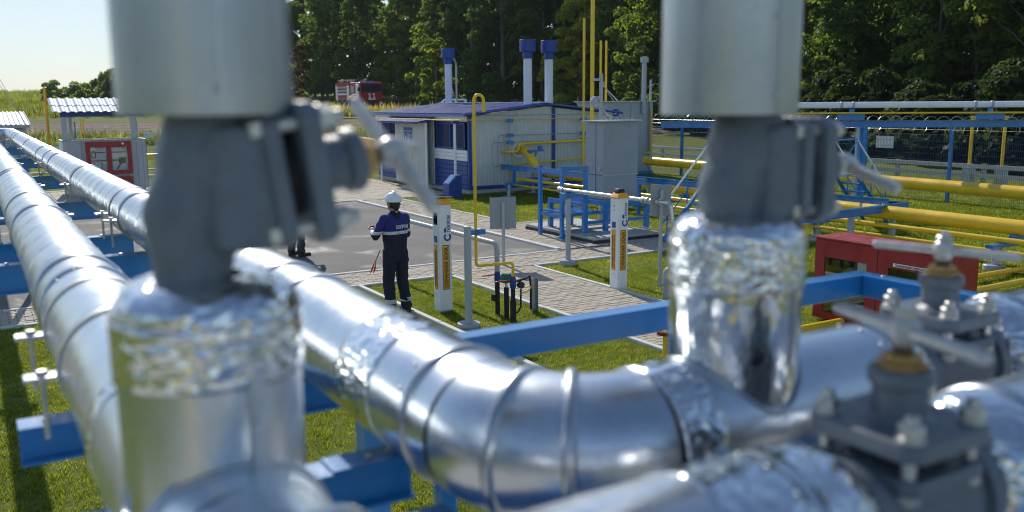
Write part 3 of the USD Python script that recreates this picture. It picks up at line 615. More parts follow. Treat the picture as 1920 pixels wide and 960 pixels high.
# front: siding boards below, white band, grilled windows above
def front(x, y0, y1, z0, z1, t=.03): return box(x - t, x, y0, y1, z0, z1)
for ya, yb in ((27.0, 29.5), (32.3, 34.8)):
    for k in range(6): part(h, 'siding_board', rbox(HX - .03, HX + .03, ya, yb, .15 + k * .16, .15 + k * .16 + .152, .008, 6), DBLUE)
    for k in range(3): part(h, 'white_board', rbox(HX - .03, HX + .03, ya, yb, 1.115 + k * .125, 1.115 + k * .125 + .12, .008, 6), WHITE)
part(h, 'wall_panel', turned(ribs(-32.3, -29.5, 0, .15, 2.45, .16, .02, .05), (HX, 0, 0)), OFFW)
def window(ya, yb, n):
    w = part(h, 'window', cat(*[front(HX - .005, y - .03, y + .03, 1.5, 2.42, .035) for y in np.linspace(ya + .03, yb - .03, n + 1)], *[front(HX - .003, ya, yb, z - .03, z + .03, .034) for z in (1.53, 2.39)]), DBLUE)
    part(w, 'pane', front(HX + .012, ya, yb, 1.5, 2.42, .008), DARKGLASS)
    seg = []                                                      # expanded-metal grille: crossing bars
    for y in np.arange(ya - .9, yb + .9, .10):
        for s in (-1, 1):
            a, b = np.array([y, 1.5]), np.array([y + s * .55, 2.42])
            for lo, hi, k in ((ya, yb, 0),):
                t0, t1 = 0., 1.; dy = b[0] - a[0]
                u0, u1 = (lo - a[0]) / dy, (hi - a[0]) / dy; t0, t1 = max(t0, min(u0, u1)), min(t1, max(u0, u1))
                if t1 - t0 > .05: p, q = a + (b - a) * t0, a + (b - a) * t1; seg.append(rod((HX - .02, *p), (HX - .02, *q), .007, 4))
    part(w, 'grille', cat(*seg), DBLUE)
    return w
window(27.15, 29.35, 2); window(32.45, 34.7, 2)
part(h, 'canopy', trimesh.Trimesh(*(lambda m: (m.vertices, m.faces))((lambda m: m)(roof_side(HX - .85, HX - .03, 2.40, 2.56).slice_plane([0, 29.25, 0], [0, 1, 0]).slice_plane([0, 33.3, 0], [0, -1, 0])))), DBLUE)
part(h, 'canopy_trim', box(HX - .87, HX - .83, 29.25, 33.3, 2.36, 2.41), DBLUE)
for y in (26.98, 29.2, 33.36): part(h, 'post', cat(rod((HX - .5, y, 0), (HX - .5, y, 2.44), .045, 14)), WHITE, 40)
for y in (26.98, 29.2, 33.36): part(h, 'post_cap', rbox(HX - .6, HX - .36, y - .07, y + .07, 2.4, 2.5, .01, 6), DBLUE)
d = part(h, 'door', turned(ribs(-32.2, -29.55, 0, .17, 2.36, .135, .022, .045), (HX - .36, 0, 0)), OFFW)
part(d, 'door_frame', cat(*[box(HX - .37, HX - .33, a, b, c, e) for a, b, c, e in ((29.53, 29.57, .15, 2.38), (32.18, 32.22, .15, 2.38), (29.57, 32.18, .15, .18), (29.57, 32.18, 2.35, 2.38))]), WHITE)
part(d, 'handle', rbox(HX - .42, HX - .385, 32.05, 32.09, 1.1, 1.3, .008, 6), DBLUE)
SX = HX - .386
def sign_txt(s, hgt, y, z, m=LETTER, w=None):
    t = plate_text(s, hgt); b = t.bounds; sc = 1 if w is None else w / (b[1][0] - b[0][0])
    v = np.array(t.vertices); v[:, 0] -= (b[0][0] + b[1][0]) / 2; v[:, 0] *= sc
    return trimesh.Trimesh(np.stack([SX - .014 - v[:, 2], y - v[:, 0], z + v[:, 1]], -1), t.faces, process=False)
s1 = part(d, 'sign_board', box(SX - .01, SX, 30.62, 31.38, 1.98, 2.20), SIGNBLUE); part(s1, 'sign_line', box(SX - .012, SX - .0095, 30.66, 31.34, 2.055, 2.07), LETTER)
for yy, kind in ((31.2, 0), (30.8, 1)):
    s2 = part(d, 'round_sign', lathe([(0, -.01), (.16, -.01), (.16, 0), (0, 0)], 28, 'x', (SX, yy, 1.81)), SIGNBLUE)
    part(s2, 'pictogram', (lathe([(.09, -.013), (.115, -.013)], 24, 'x', (SX, yy, 1.81)) if kind else cat(box(SX - .013, SX - .0105, yy - .03, yy + .03, 1.74, 1.84), lathe([(0, -.013), (.03, -.013)], 16, 'x', (SX, yy, 1.87)))), LETTER)
s3 = part(d, 'sign_board', box(SX - .01, SX, 30.64, 31.36, 1.42, 1.60), SIGNRED); part(s3, 'pictogram', box(SX - .013, SX - .0105, 30.92, 31.08, 1.45, 1.57), LETTER)
part(d, 'sign_strip', box(SX - .01, SX, 30.64, 31.36, 1.33, 1.40), LETTER)
s4 = part(d, 'sign_board', box(SX - .01, SX, 30.64, 31.36, 1.06, 1.30), SIGNRED); part(s4, 'sign_line', cat(box(SX - .012, SX - .0105, 30.7, 31.3, 1.2, 1.265), box(SX - .012, SX - .0105, 30.7, 31.3, 1.09, 1.15)), LETTER)
VENTW = mat('vent_pipe_white', (.62, .66, .74), .35, var=.03)
for x, y, zt in ((17.05, 27.2, 5.26), (17.94, 27.2, 5.25), (17.6, 34.4, 5.36)):
    v = part(h, 'vent_stack', lathe([(.15, HR - .15), (.15, zt - .55)], 28, at=(x, y, 0)), VENTW, 40)
    part(v, 'vent_collar', lathe([(.165, zt - .66), (.175, zt - .66), (.175, zt - .40), (.165, zt - .40)], 28, at=(x, y, 0)), DBLUE, 40)
    part(v, 'vent_hood', lathe([(.0, zt - .42), (.26, zt - .42), (.285, zt - .40), (.285, zt - .02), (.27, zt), (0, zt + .015)], 28, at=(x, y, 0)), DBLUE, 35)
sb = thing('bin', 'blue sloping-topped bin standing at the front corner of the pump house', 'bin', (13.55, 26.35, 0))
prof = [(-.24, 0), (.24, 0), (.24, .74), (.05, .74), (-.24, .45)]
v = np.array([(x, y, z) for y in (-.22, .22) for x, z in prof]); f = [[0, 1, 2], [0, 2, 3], [0, 3, 4], [5, 7, 6], [5, 8, 7], [5, 9, 8]] + [q for k in range(5) for q in ([k, k + 5, (k + 1) % 5], [(k + 1) % 5, k + 5, (k + 1) % 5 + 5])]
part(sb, 'body', trimesh.Trimesh(v, np.array(f), process=False), DBLUE); part(sb, 'flap', moved(box(-.19, .19, -.17, .17, 0, .012), (-.09, 0, .603), ry=-45), BLUE)

# pipes and brackets on the end wall
for k, (x, lab) in enumerate(((15.94, 'grey wall post with blue brackets nearest the pump house corner'), (19.04, 'grey wall post with blue brackets at the far end of the pump house wall'))):
    t = thing('wall_post', lab, 'post', (x, 26.62, 0)); part(t, 'post', rod((0, 0, 0), (0, 0, 2.5), .04, 10), LGREY, 40); part(t, 'foot_plate', box(-.13, .13, -.13, .13, 0, .03), LGREY)
    for z in (2.42, 1.92, 1.68): part(t, 'bracket', rbox(-.11, .11, -.09, .05, z, z + .12, .01, 6), BLUE)
t = thing('thin_gas_pipe', 'thin yellow gas pipe high along the front and end wall of the pump house', 'pipe')
part(t, 'pipe', tube(bend([(HX - .5, 42.5, 2.5), (HX - .5, 26.62, 2.52), (19.6, 26.62, 2.52)], .1), .017, 8), YEL, True)
t = thing('cable_pair', 'pair of thin dark conduits looping along the pump house end wall', 'conduit')
for z, xl in ((1.98, 15.45), (1.74, 15.22)): part(t, 'conduit', tube(bend([(19.9, 26.58, z), (xl, 26.58, z), (xl, 26.58, .95), (xl + .6, 26.58, .9)], .12), .014, 6), GREY, True)
part(t, 'conduit', tube([(14.7, 26.6, 2.66), (19.9, 26.6, 2.66)], .012, 6), GREY, True)
t = thing('gas_main', 'big yellow gas pipe leaving the pump house wall and running right on low supports', 'pipe')
XM = 16.42
part(t, 'pipe', tube(bend([(XM, 27.0, 1.45), (XM, 26.25, 1.45), (XM + .05, 25.6, .74), (XM + .05, 6.0, .74)], .36, 8), .145, 28), YEL, True)
part(t, 'wall_collar', lathe([(.15, -.06), (.27, -.06), (.28, 0), (.15, .0)], 28, 'y', (XM, HY - .02, 1.45)), WHITE, 40)
for y in (25.1, 24.95, 13.7, 13.55, 8.7): part(t, 'marking_band', lathe([(.1465, -.03), (.1475, -.03), (.1475, .03), (.1465, .03)], 28, 'y', (XM + .05, y, .74)), BLACK, 40)
part(t, 'flow_arrow', box(XM - .1, XM - .097, 22.1, 22.5, .78, .795), BLACK)
t = thing('gas_pipe', 'slim yellow pipe with a kink along the pump house end wall', 'pipe')
part(t, 'pipe', tube(bend([(15.75, 26.9, 1.42), (15.75, 26.5, 1.42), (16.2, 26.5, 1.42), (16.25, 26.5, 1.68), (19.9, 26.5, 1.74)], .1, 6), .045, 14), YEL, True)
t = thing('gas_pipe', 'lower slim yellow pipe across the pump house end wall', 'pipe')
part(t, 'pipe', tube(bend([(15.95, 26.6, .55), (15.95, 26.45, .98), (19.9, 26.45, 1.12)], .1, 6), .03, 12), YEL, True)
for k, (x, z, r, lab) in enumerate(((15.72, .55, .05, 'slim yellow pipe running beside the big main, upper one'), (15.55, .36, .034, 'thinnest yellow pipe low beside the big main'))):
    t = thing('gas_pipe', lab, 'pipe'); part(t, 'pipe', tube([(x, 25.8, z), (x + .1, 16, z), (x + .35, 6.0, z)], r, 14), YEL, True)
    for y in (24, 21, 12.4, 9.3): part(t, 'clip', ring_y(x + .12 + (.25 if y < 16 else 0) * (16 - y) / 10, z, y, r + .002, .03, .006), BLACK)
def pedestal(lab, x, y, zt, arm=1.0, base=True):
    t = thing('pipe_pedestal', lab, 'support', (x, y, 0))
    part(t, 'post', rod((0, 0, 0), (0, 0, zt - .2), .06, 16), LGREY, 40)
    part(t, 'foot', lathe([(0, 0), (.19, 0), (.19, .11), (.18, .12), (0, .12)], 24) if base else box(-.17, .17, -.17, .17, 0, .035), LGREY, 30)
    part(t, 'arm', box(-.2, arm, -.07, .07, zt - .2, zt - .13), BLUE)
    part(t, 'gusset', man(Manifold.batch_hull([sph(p, .008, 6) for p in ((-.16, -.01, zt - .2), (.16, -.01, zt - .2), (-.07, -.01, zt - .42), (.07, -.01, zt - .42))])), BLUE)
    part(t, 'saddle', rbox(arm * .55, arm * .85, -.07, .07, zt - .13, zt, .008, 6), BLUE)
    return t
pedestal('grey pedestal with round foot and blue arm, rightmost, beside the red cabinet', 15.78, 9.2, .62, .95)
pedestal('grey pedestal with blue arm under the yellow main near the blue corner beam', 15.85, 13.3, .62, .8)
pedestal('grey pedestal with square foot on the lawn, nearest the pump house wall', 15.1, 25.3, .62, 1.5, False)
pedestal('second grey pedestal with square foot farther along the pump house wall', 16.5, 26.0, 1.62, .4, False)
pedestal('grey pedestal under the yellow pipes behind the grey sign plate', 15.75, 18.2, .62, .9, False)

# walkway steel: beams round the pipes, stairs over them
def Ibeam(p, q, h=.16, w=.10, t=.012):
    """Level I-beam from p to q with its top at their height."""
    p, q = np.asarray(p, float), np.asarray(q, float); d = (q - p); L = np.linalg.norm(d); a = math.degrees(math.atan2(d[1], d[0]))
    return moved(cat(box(0, L, -w / 2, w / 2, -t, 0), box(0, L, -t / 2, t / 2, -h + t, -t), box(0, L, -w / 2, w / 2, -h, -h + t)), p, rz=a)
t = thing('frame_beam', 'blue steel beam at knee height from the pump house wall towards the grey cabinet', 'beam')
part(t, 'beam', Ibeam((15.65, 27.0 - .3, 1.0), (15.72, 19.0, 1.0), .17, .12), BLUE); part(t, 'leg', cbox(15.66, 25.9, .35, .09, .09, .5), BLUE); part(t, 'leg', cbox(15.7, 19.3, .0, .09, .09, .83), BLUE)
part(t, 'lower_beam', Ibeam((15.3, 25.9, .42), (17.6, 25.9, .42), .12, .09), BLUE)
t = thing('frame_beam', 'long blue walkway beam beside the yellow main right of the grey cabinet', 'beam')
part(t, 'beam', Ibeam((16.1, 19.9, 1.0), (16.7, 12.14, .92), .16, .11), BLUE)
for y in (19.6, 16.8): part(t, 'leg', cbox(16.3, y, 0, .08, .08, .84), LGREY)
t = thing('frame_beam', 'blue walkway corner with two beams meeting above the yellow pipes', 'beam')
part(t, 'beam', Ibeam((12.6, 11.78, .90), (17.32, 12.1, .90), .16, .11), BLUE); part(t, 'beam', Ibeam((17.26, 12.2, .896), (17.0, 15.2, .896), .156, .11), BLUE)
for x, y in ((17.1, 12.3), (15.3, 11.97), (17.0, 14.2)): part(t, 'leg', cbox(x, y, 0, .10, .10, .735), LGREY)
for x, y in ((13.2, 11.82), (14.4, 11.9), (15.7, 11.99), (16.4, 12.04)): part(t, 'bolt', hexnut((x, y, .90), (0, 0, 1), .025, .02), ZINC)
st = thing('crossing_stairs', 'blue stairs with white handrails climbing over the yellow pipes', 'stairs')
Y0, Y1 = 14.35, 15.05
for y in (Y0, Y1):
    for x0, x1 in ((12.95, 14.25), (19.7, 18.4)):
        part(st, 'stringer', tube([(x0, y, .05), (x1, y, 1.35)], .06, 4), BLUE)
        part(st, 'handrail', rod((x0, y, .85), (x1, y, 2.15), .022, 8), WHITE, 40)
        for f in (.08, .52, .97): part(st, 'baluster', rod((x0 + (x1 - x0) * f, y, .05 + 1.3 * f), (x0 + (x1 - x0) * f, y, .85 + 1.3 * f), .016, 6), BLUE)
        part(st, 'mid_rail', rod((x0, y, .45), (x1, y, 1.75), .014, 6), BLUE)
    part(st, 'handrail', rod((14.25, y, 2.15), (18.4, y, 2.15), .022, 8), BLUE, 40)
    for x in (15.2, 16.3, 17.4): part(st, 'baluster', rod((x, y, 1.3), (x, y, 2.15), .016, 6), BLUE)
    for a, b in ((17.6, 18.4),): part(st, 'brace', rod((a, y, 1.3), (b, y, 2.1), .014, 6), BLUE)
for k in range(6):
    for x0, s in ((12.95, 1), (19.7, -1)): part(st, 'tread', box(*sorted((x0 + s * (k * .21 + .05), x0 + s * (k * .21 + .28))), Y0 + .03, Y1 - .03, .05 + k * .215 + .12, .05 + k * .215 + .15), BLUE)
part(st, 'platform', box(14.25, 18.4, Y0, Y1, 1.27, 1.31), BLUE)
for x in (14.4, 18.25): part(st, 'leg', cbox(x, Y1 + .1, 0, .08, .08, 1.27), BLUE)

# ------------------------------------------------------------------ grey cabinets on slab
t = thing('plinth_slab', 'low concrete slab with black sides under the blue table frame', 'slab')
part(t, 'top', box(11.5, 13.35, 15.62, 18.45, .10, .155), CONC); part(t, 'edge', box(11.485, 13.365, 15.605, 18.465, .0, .10), SLABSIDE)
t = thing('equipment_cabinet', 'tall grey metal cabinet standing on the blue table frame', 'cabinet')
CX0, CX1, CY0, CY1 = 12.42, 13.42, 16.55, 17.25
part(t, 'upper_case', rbox(CX0, CX1, CY0, CY1, 1.42, 2.64, .012, 6), GREY); part(t, 'lower_case', rbox(CX0 + .012, CX1 - .012, CY0 + .012, CY1 - .012, .86, 1.414, .012, 6), GREY)
part(t, 'lid', box(CX0 - .09, CX1 + .08, CY0 - .07, CY1 + .07, 2.642, 2.668), LGREY); part(t, 'seam', box(CX0 - .012, CX1 + .012, CY0 - .012, CY0 - .002, 1.405, 1.43), LGREY)
part(t, 'door_seam', box(CX0 - .004, CX0 + .001, CY0 + .3, CY0 + .31, .9, 2.62), DARK)
for x in (CX0 - .02, CX0 + .35, CX0 + .62, CX1 - .2): part(t, 'lifting_eye', tube([(x + .035 * math.cos(a), CY0 - .02, 2.70 + .035 * math.sin(a)) for a in np.linspace(-.6, 3.8, 9)], .008, 6), ZINC)
part(t, 'hook', tube([(CX1 - .32, CY0 - .08, 2.66), (CX1 - .30, CY0 - .09, 2.58), (CX1 - .33, CY0 - .09, 2.5)], .012, 6), GREY)
part(t, 'tap', cat(rod((CX0 - .02, CY0 + .1, 1.55), (CX0 - .12, CY0 + .05, 1.57), .018, 8), rod((CX0 - .1, CY0 + .05, 1.53), (CX0 - .1, CY0 + .05, 1.64), .022, 8)), ZINC)
t = thing('table_frame', 'blue steel table frame with cross rails standing on the slab', 'frame')
for x, y in ((11.72, 16.3), (12.3, 16.3), (13.5, 16.3), (11.72, 17.7), (12.3, 17.7), (13.5, 17.7)):
    part(t, 'leg', cbox(x, y, .155, .10, .10, .70), BLUE); part(t, 'foot_plate', cbox(x, y, .155, .22, .2, .015), LGREY)
for y in (16.3, 17.7): part(t, 'rail', box(12.247, 13.553, y - .053, y + .053, .70, .858), BLUE); part(t, 'lower_rail', box(11.73, 13.46, y - .04, y + .04, .36, .43), BLUE)
for x in (11.72, 12.3, 13.5): part(t, 'rail', box(x - .045, x + .045, 16.353, 17.647, .75, .848), BLUE)
part(t, 'step_plate', box(11.4, 12.3, 16.5, 17.6, .58, .61), BLUE)
t = thing('ladder_frame', 'narrow upright blue frame on the slab left of the grey cabinet', 'frame')
for y in (16.6, 17.5): part(t, 'upright', cbox(11.3, y, .0, .075, .09, 1.66), BLUE)
part(t, 'upright', cbox(11.95, 16.6, .155, .075, .09, 1.5), BLUE)
part(t, 'top_rail', box(11.255, 11.995, 16.550, 16.650, 1.565, 1.664), BLUE); part(t, 'rung', box(11.33, 11.91, 16.56, 16.64, .95, 1.06), BLUE); part(t, 'rung', box(11.27, 11.33, 16.64, 17.46, 1.5, 1.6), BLUE); part(t, 'rung', box(11.27, 11.33, 16.64, 17.46, .5, .58), BLUE)
t = thing('equipment_cabinet', 'larger pale grey cabinet with small blue sign, behind the other cabinet', 'cabinet')
DX0, DX1, DY0, DY1 = 22.7, 25.1, 30.0, 32.2
part(t, 'case', rbox(DX0, DX1, DY0, DY1, .15, 3.08, .015, 6), LGREY); part(t, 'lid', box(DX0 - .1, DX1 + .1, DY0 - .1, DY1 + .1, 3.082, 3.11), WHITE); part(t, 'base', box(DX0 - .03, DX1 + .03, DY0 - .03, DY1, 0, .15), BLUE)
part(t, 'door_seam', box(DX0 + 1.2, DX0 + 1.212, DY0 - .004, DY0 + .001, .3, 3.0), DARK); s = part(t, 'sign_plate', box(DX0 + .25, DX0 + .55, DY0 - .012, DY0 - .002, 2.5, 2.78), SIGNBLUE); part(s, 'sign_line', cat(box(DX0 + .3, DX0 + .5, DY0 - .014, DY0 - .0125, 2.66, 2.69), box(DX0 + .33, DX0 + .47, DY0 - .014, DY0 - .0125, 2.58, 2.61)), LETTER)
part(t, 'flue', rod((DX0 + 1.8, DY0 - .12, 2.6), (DX0 + 1.8, DY0 - .12, 4.75), .1, 14), LGREY, 40); part(t, 'flue_cap', lathe([(0, 4.7), (.17, 4.7), (.17, 4.92), (0, 4.94)], 16, at=(DX0 + 1.8, DY0 - .12, 0)), LGREY)
part(t, 'conduit', rod((DX0 + 2.2, DY0 - .08, .2), (DX0 + 2.2, DY0 - .08, 4.0), .05, 10), LGREY, 40)
t = thing('gas_pipe', 'short yellow riser on the right side of the pale cabinet', 'pipe'); part(t, 'pipe', tube(bend([(DX1 - .25, DY0 - .2, 2.75), (DX1 - .25, DY0 - .2, .95), (DX1 - .6, DY0 - .2, .93)], .06), .035, 10), YEL, True)
def floodlight(lab, x, y, z, L):
    t = thing('floodlight', lab, 'floodlight', (x, y, z))
    a, b = np.array([-L, 0, .8 * L]), np.zeros(3)
    part(t, 'arm', rod(a, b, .018, 8), ZINC); part(t, 'brace', rod(a * .92, (-.28 * L, 0, 0.01), .012, 8), GREY)
    part(t, 'lamp_head', moved(lathe([(0, -.09), (.10, -.09), (.13, -.02), (.10, .05), (.04, .10), (0, .1)], 20), a + [-.03, 0, .02], ry=-60), LGREY, 35)
    part(t, 'lamp_bracket', tube([a + [.02, -.12, -.02], a + [0, -.13, .12], a + [0, .13, .12], a + [.02, .12, -.02]], .012, 6), GREY)
floodlight('floodlight on a slanting arm above the pale grey cabinet', DX0 + 1.0, 30.6, 3.11, .85)
floodlight('floodlight on a slanting arm above the tall grey cabinet', 12.95, 16.9, 2.67, .52)

def vent(lab, pts, r, clips=(), R=.12):
    t = thing('vent_pipe', lab, 'vent pipe'); part(t, 'pipe', tube(bend(pts, R, 8) if len(pts) > 2 else pts, r, 14), YEL, True); return t
vent('tall thin yellow vent pipe nearest the pump house end wall', [(17.9, 25.0, 0), (17.9, 25.0, 5.84)], .042)
t = vent('tallest yellow vent pipe, hooked at its foot above the grey cabinet', [(13.38, 18.15, 2.5), (13.25, 18.15, 2.45), (13.25, 18.15, 6.4)], .05, R=.07)
t = thing('lamp_pole', 'slim grey pole beside the tallest yellow vent pipe', 'pole'); part(t, 'pole', rod((13.45, 18.05, 0.155), (13.45, 18.05, 3.78), .045, 12), GALVPOST, 40); part(t, 'clamp', box(13.22, 13.47, 18.04, 18.18, 3.60, 3.66), GALVPOST)
vent('left of two twin yellow vents behind the pale cabinet', [(24.25, 32.6, 0), (24.25, 32.6, 5.75)], .05)
vent('right of two twin yellow vents behind the pale cabinet', [(24.55, 32.6, 0), (24.55, 32.6, 5.75)], .05)

# ------------------------------------------------------------------ things along the lawn and yard
def face_text(s, h, o, right, upv, m, width=None, off=.002):
    """Raised print: text s with its centre at o, reading along right, capitals along upv."""
    t = plate_text(s, h, .0015); b = t.bounds; v = np.array(t.vertices); right, upv = np.array(right, float), np.array(upv, float); n = np.cross(right, upv)
    sx = 1. if width is None else width / (b[1][0] - b[0][0])
    v[:, 0] = (v[:, 0] - (b[0][0] + b[1][0]) / 2) * sx; v[:, 1] -= (b[0][1] + b[1][1]) / 2
    return trimesh.Trimesh(np.asarray(o) + v[:, :1] * right + v[:, 1:2] * upv + (v[:, 2:] + off) * n, t.faces, process=False)
def flat_poly(P, o, right, upv, off=.002, depth=.0015):
    from shapely.geometry import Polygon
    m = trimesh.creation.extrude_polygon(Polygon(P), depth, engine='earcut'); v = np.array(m.vertices); right, upv = np.array(right, float), np.array(upv, float)
    return trimesh.Trimesh(np.asarray(o) + v[:, :1] * right + v[:, 1:2] * upv + (v[:, 2:] + off) * np.cross(right, upv), m.faces, process=False)
def bollard(lab, x, y, H, top, w=.21):
    t = thing('marker_post', lab, 'marker post', (x, y, 0)); a = w / 2
    part(t, 'post', rbox(-a, a, -a, a, -.02, H, .012, 8), WHITE, 30)
    part(t, 'cap', man(Manifold.batch_hull([sph((sx * (a + .004), sy * (a + .004), H + .012), .012, 8) for sx in (-1, 1) for sy in (-1, 1)] + [sph((sx * a * .6, sy * a * .6, H + .075), .012, 8) for sx in (-1, 1) for sy in (-1, 1)])), YEL2, 30)
    if top == 'puck':
        part(t, 'lamp_knob', man(Manifold.batch_hull([sph((sx * .055, sy * .045, H + .10), .02, 8) for sx in (-1, 1) for sy in (-1, 1)] + [sph((sx * .045, sy * .04, H + .135), .015, 8) for sx in (-1, 1) for sy in (-1, 1)])), BLACK, 30)
    else:
        part(t, 'solar_plate', moved(box(-.13, .13, -.10, .10, 0, .015), (0, 0, H + .10), ry=4, rx=-6), LGREY)
    F = dict(o=(0.012, -a, 0), r=(1, 0, 0), u=(0, 0, 1)); S = dict(r=(0, -1, 0))
    # front face towards -y: yellow panel with upright lettering
    p = part(t, 'warning_panel', rbox(-.052, .060, -a - .004, -a + .004, .34, 1.02, .0035, 6), YEL2); part(p, 'panel_border', cat(*[box(x0, x1, -a - .006, -a - .0035, z0, z1) for x0, x1, z0, z1 in ((-.052, .060, .345, .352), (-.052, .060, 1.008, 1.015), (-.052, -.046, .352, 1.008), (.054, .060, .352, 1.008))]), BLACK)
    part(p, 'lettering', face_text('ОХРАННАЯ ЗОНА', .062, (.004, -a - .004, .68), (0, 0, 1), (-1, 0, 0), BLACK, .61), BLACK)
    part(t, 'lettering', face_text('ГАЗПРОМ', .048, (.055, -a - .001, 1.335), (0, 0, 1), (-1, 0, 0), LOGO, .25), LOGO)
    th = np.linspace(math.radians(35), math.radians(330), 22); arc = [(.062 * math.cos(q), .062 * math.sin(q)) for q in th] + [(.034 * math.cos(q), .034 * math.sin(q)) for q in th[::-1]]
    part(t, 'emblem', flat_poly(arc, (.035, -a - .001, 1.135), (-1 * 0, 0, 1), (-1, 0, 0)), LOGO)
    part(t, 'emblem_flame', flat_poly([(0, .05), (.02, .075), (.012, .10), (.03, .135), (-.012, .115), (-.024, .085), (-.012, .055)], (.0, -a - .001, 1.15), (1, 0, 0), (0, 0, 1)), LOGO)
    part(t, 'bolt_dot', cat(*[lathe([(0, 0), (.006, 0), (.005, .004), (0, .004)], 8, at=(0, 0, 0)).apply_transform(trimesh.transformations.translation_matrix((xx, -a, zz)) @ trimesh.transformations.rotation_matrix(math.pi / 2, [1, 0, 0])) for xx, zz in ((-.05, 1.06),)]), BLACK)
    q = part(t, 'warning_panel', rbox(-a - .004, -a + .004, -.048, .058, .34, 1.02, .0035, 6), YEL2)
    part(q, 'lettering', cat(face_text('ГАЗОПРОВОД ВЫСОКОГО ДАВЛЕНИЯ', .026, (-a - .004, .025, .66), (0, 0, 1), (0, 1, 0), BLACK, .54), face_text('БЕЗ РАЗРЕШЕНИЯ НЕ КОПАТЬ', .024, (-a - .004, -.018, .66), (0, 0, 1), (0, 1, 0), BLACK, .56)), BLACK)
    part(t, 'data_plate', box(-a - .003, -a + .001, -.045, .05, 1.05, 1.15), SIGNBLUE)
    part(t, 'hatch', box(-a - .002, -a + .001, -.06, .065, 1.22, 1.46), WHITE); part(t, 'hatch_mark', cat(box(-a - .004, -a - .0015, -.01, .012, 1.40, 1.425)), BLACK); part(t, 'hatch_mark', flat_poly([(-.014, 0), (.014, 0), (0, .03)], (-a - .001, .0, 1.33), (0, -1, 0), (0, 0, 1)), GREEN)
    part(t, 'lock', lathe([(0, 0), (.012, 0), (.012, .006), (0, .006)], 12, 'x', (-a - .005, .0, .27)), ZINC)
    if top != 'puck': part(t, 'port', box(-a - .002, -a + .003, -.06, .06, 1.32, 1.50), DARK)
    return t
bollard('white square marker post with orange top and tilted plate, beside the worker', 5.90, 11.84, 1.62, 'solar')
bollard('white square marker post with orange cap and black knob, right of the paved path', 8.98 + .07, 11.62, 1.54, 'puck')

t = thing('vent_pipe', 'tall yellow gooseneck vent pipe between the worker and the blue table frame', 'vent pipe')
gx, gy = 5.86, 10.72
part(t, 'pipe', tube(bend([(6.43, 10.68, .60), (6.43, 10.68, .86), (gx, gy, .86), (gx, gy, 3.0)], .05) + [(gx + .075 - .075 * math.cos(a), gy, 3.12 + .085 * math.sin(a)) for a in np.linspace(0, math.pi, 10)] + [(gx + .15, gy, 3.05)], .021, 12), YEL, True)
part(t, 'nozzle', lathe([(.02, 2.97), (.026, 2.97), (.026, 3.05), (.02, 3.05)], 12, at=(gx + .15, gy, 0)), YEL)
t = thing('pipe_post', 'thick grey post with blue clamp holding the gooseneck vent pipe', 'post', (5.73, 10.72, 0))
part(t, 'post', rod((0, 0, 0), (0, 0, 1.42), .052, 20), LGREY, 40); part(t, 'cap', lathe([(.054, 1.40), (.055, 1.425), (0, 1.435)], 20), LGREY); part(t, 'foot', lathe([(0, 0), (.16, 0), (.16, .07), (0, .075)], 24), LGREY)
part(t, 'clamp', rbox(.0, .27, -.035, .035, 1.30, 1.37, .006, 6), BLUE); part(t, 'clip', tube([(.13 + .026 * math.cos(a), -.036, 1.335 + .026 * math.sin(a)) for a in np.linspace(0, 6.28, 12)], .005, 6), BLACK)
t = thing('barrier_pipe', 'pale grey bent pipe reaching over the asphalt edge to the valve standpipe', 'pipe')
part(t, 'pipe', tube(bend([(6.45, 11.16, .62), (6.45, 11.16, 1.07), (6.45, 15.2, 1.06), (6.45, 15.2, 0)], .12), .038, 14), LGREY, True)
def standpipe(lab, x, y, zt, body=True):
    t = thing('standpipe', lab, 'standpipe', (x, y, 0)); return t
t = standpipe('black standpipe with blue valve and red lever under the grey bent pipe', 6.45, 11.16, .6)
part(t, 'pipe', rod((0, 0, 0), (0, 0, .50), .036, 14), RUBBER, 40); part(t, 'valve_body', lathe([(.03, .46), (.04, .48), (.045, .52), (.045, .60), (.04, .65), (.03, .68)], 16), DBLUE, 40); part(t, 'lever', rbox(-.26, .02, -.016, .016, .60, .618, .005, 6), SIGNRED); part(t, 'lug', box(-.09, -.03, -.03, .03, .22, .32), RUBBER)
t = standpipe('black standpipe with green square valve head', 6.45, 10.90, .5)
part(t, 'pipe', rod((0, 0, 0), (0, 0, .46), .036, 14), RUBBER, 40); part(t, 'neck', rod((0, 0, .46), (0, 0, .53), .018, 10), ZINC); part(t, 'valve_head', rbox(-.075, .075, -.06, .06, .53, .64, .015, 8), GREEN, 30); part(t, 'cap', rbox(-.06, .06, -.045, .045, .635, .66, .01, 6), GREEN)
t = standpipe('black standpipe with blue valve under the yellow vent pipe elbow', 6.43, 10.68, .6)
part(t, 'pipe', cat(tube([(0, 0, 0), (0, 0, .30), (0, 0, .33), (0, 0, .52)], [.044, .044, .03, .03], 14)), RUBBER, 40); part(t, 'valve_body', lathe([(.03, .48), (.045, .5), (.048, .56), (.045, .62), (.03, .66)], 16), DBLUE, 40); part(t, 'lever', rbox(-.28, .02, -.016, .016, .60, .618, .005, 6), SIGNRED)
part(t, 'gauge', lathe([(0, -.03), (.05, -.03), (.05, .03), (0, .03)], 20, 'y', (.13, .0, .52)), BLACK, 30); part(t, 'gauge_stem', tube([(.13, 0, .46), (.13, 0, .2), (.08, 0, .13), (.03, 0, .12)], .014, 8), RUBBER, True); part(t, 'coupling', cat(*[ring_x(0, 0, 0, .016, .012, .004).apply_transform(trimesh.transformations.translation_matrix((.13, 0, z)) @ trimesh.transformations.rotation_matrix(math.pi / 2, [0, 1, 0])) for z in (.44, .41, .38)]), BRASS)
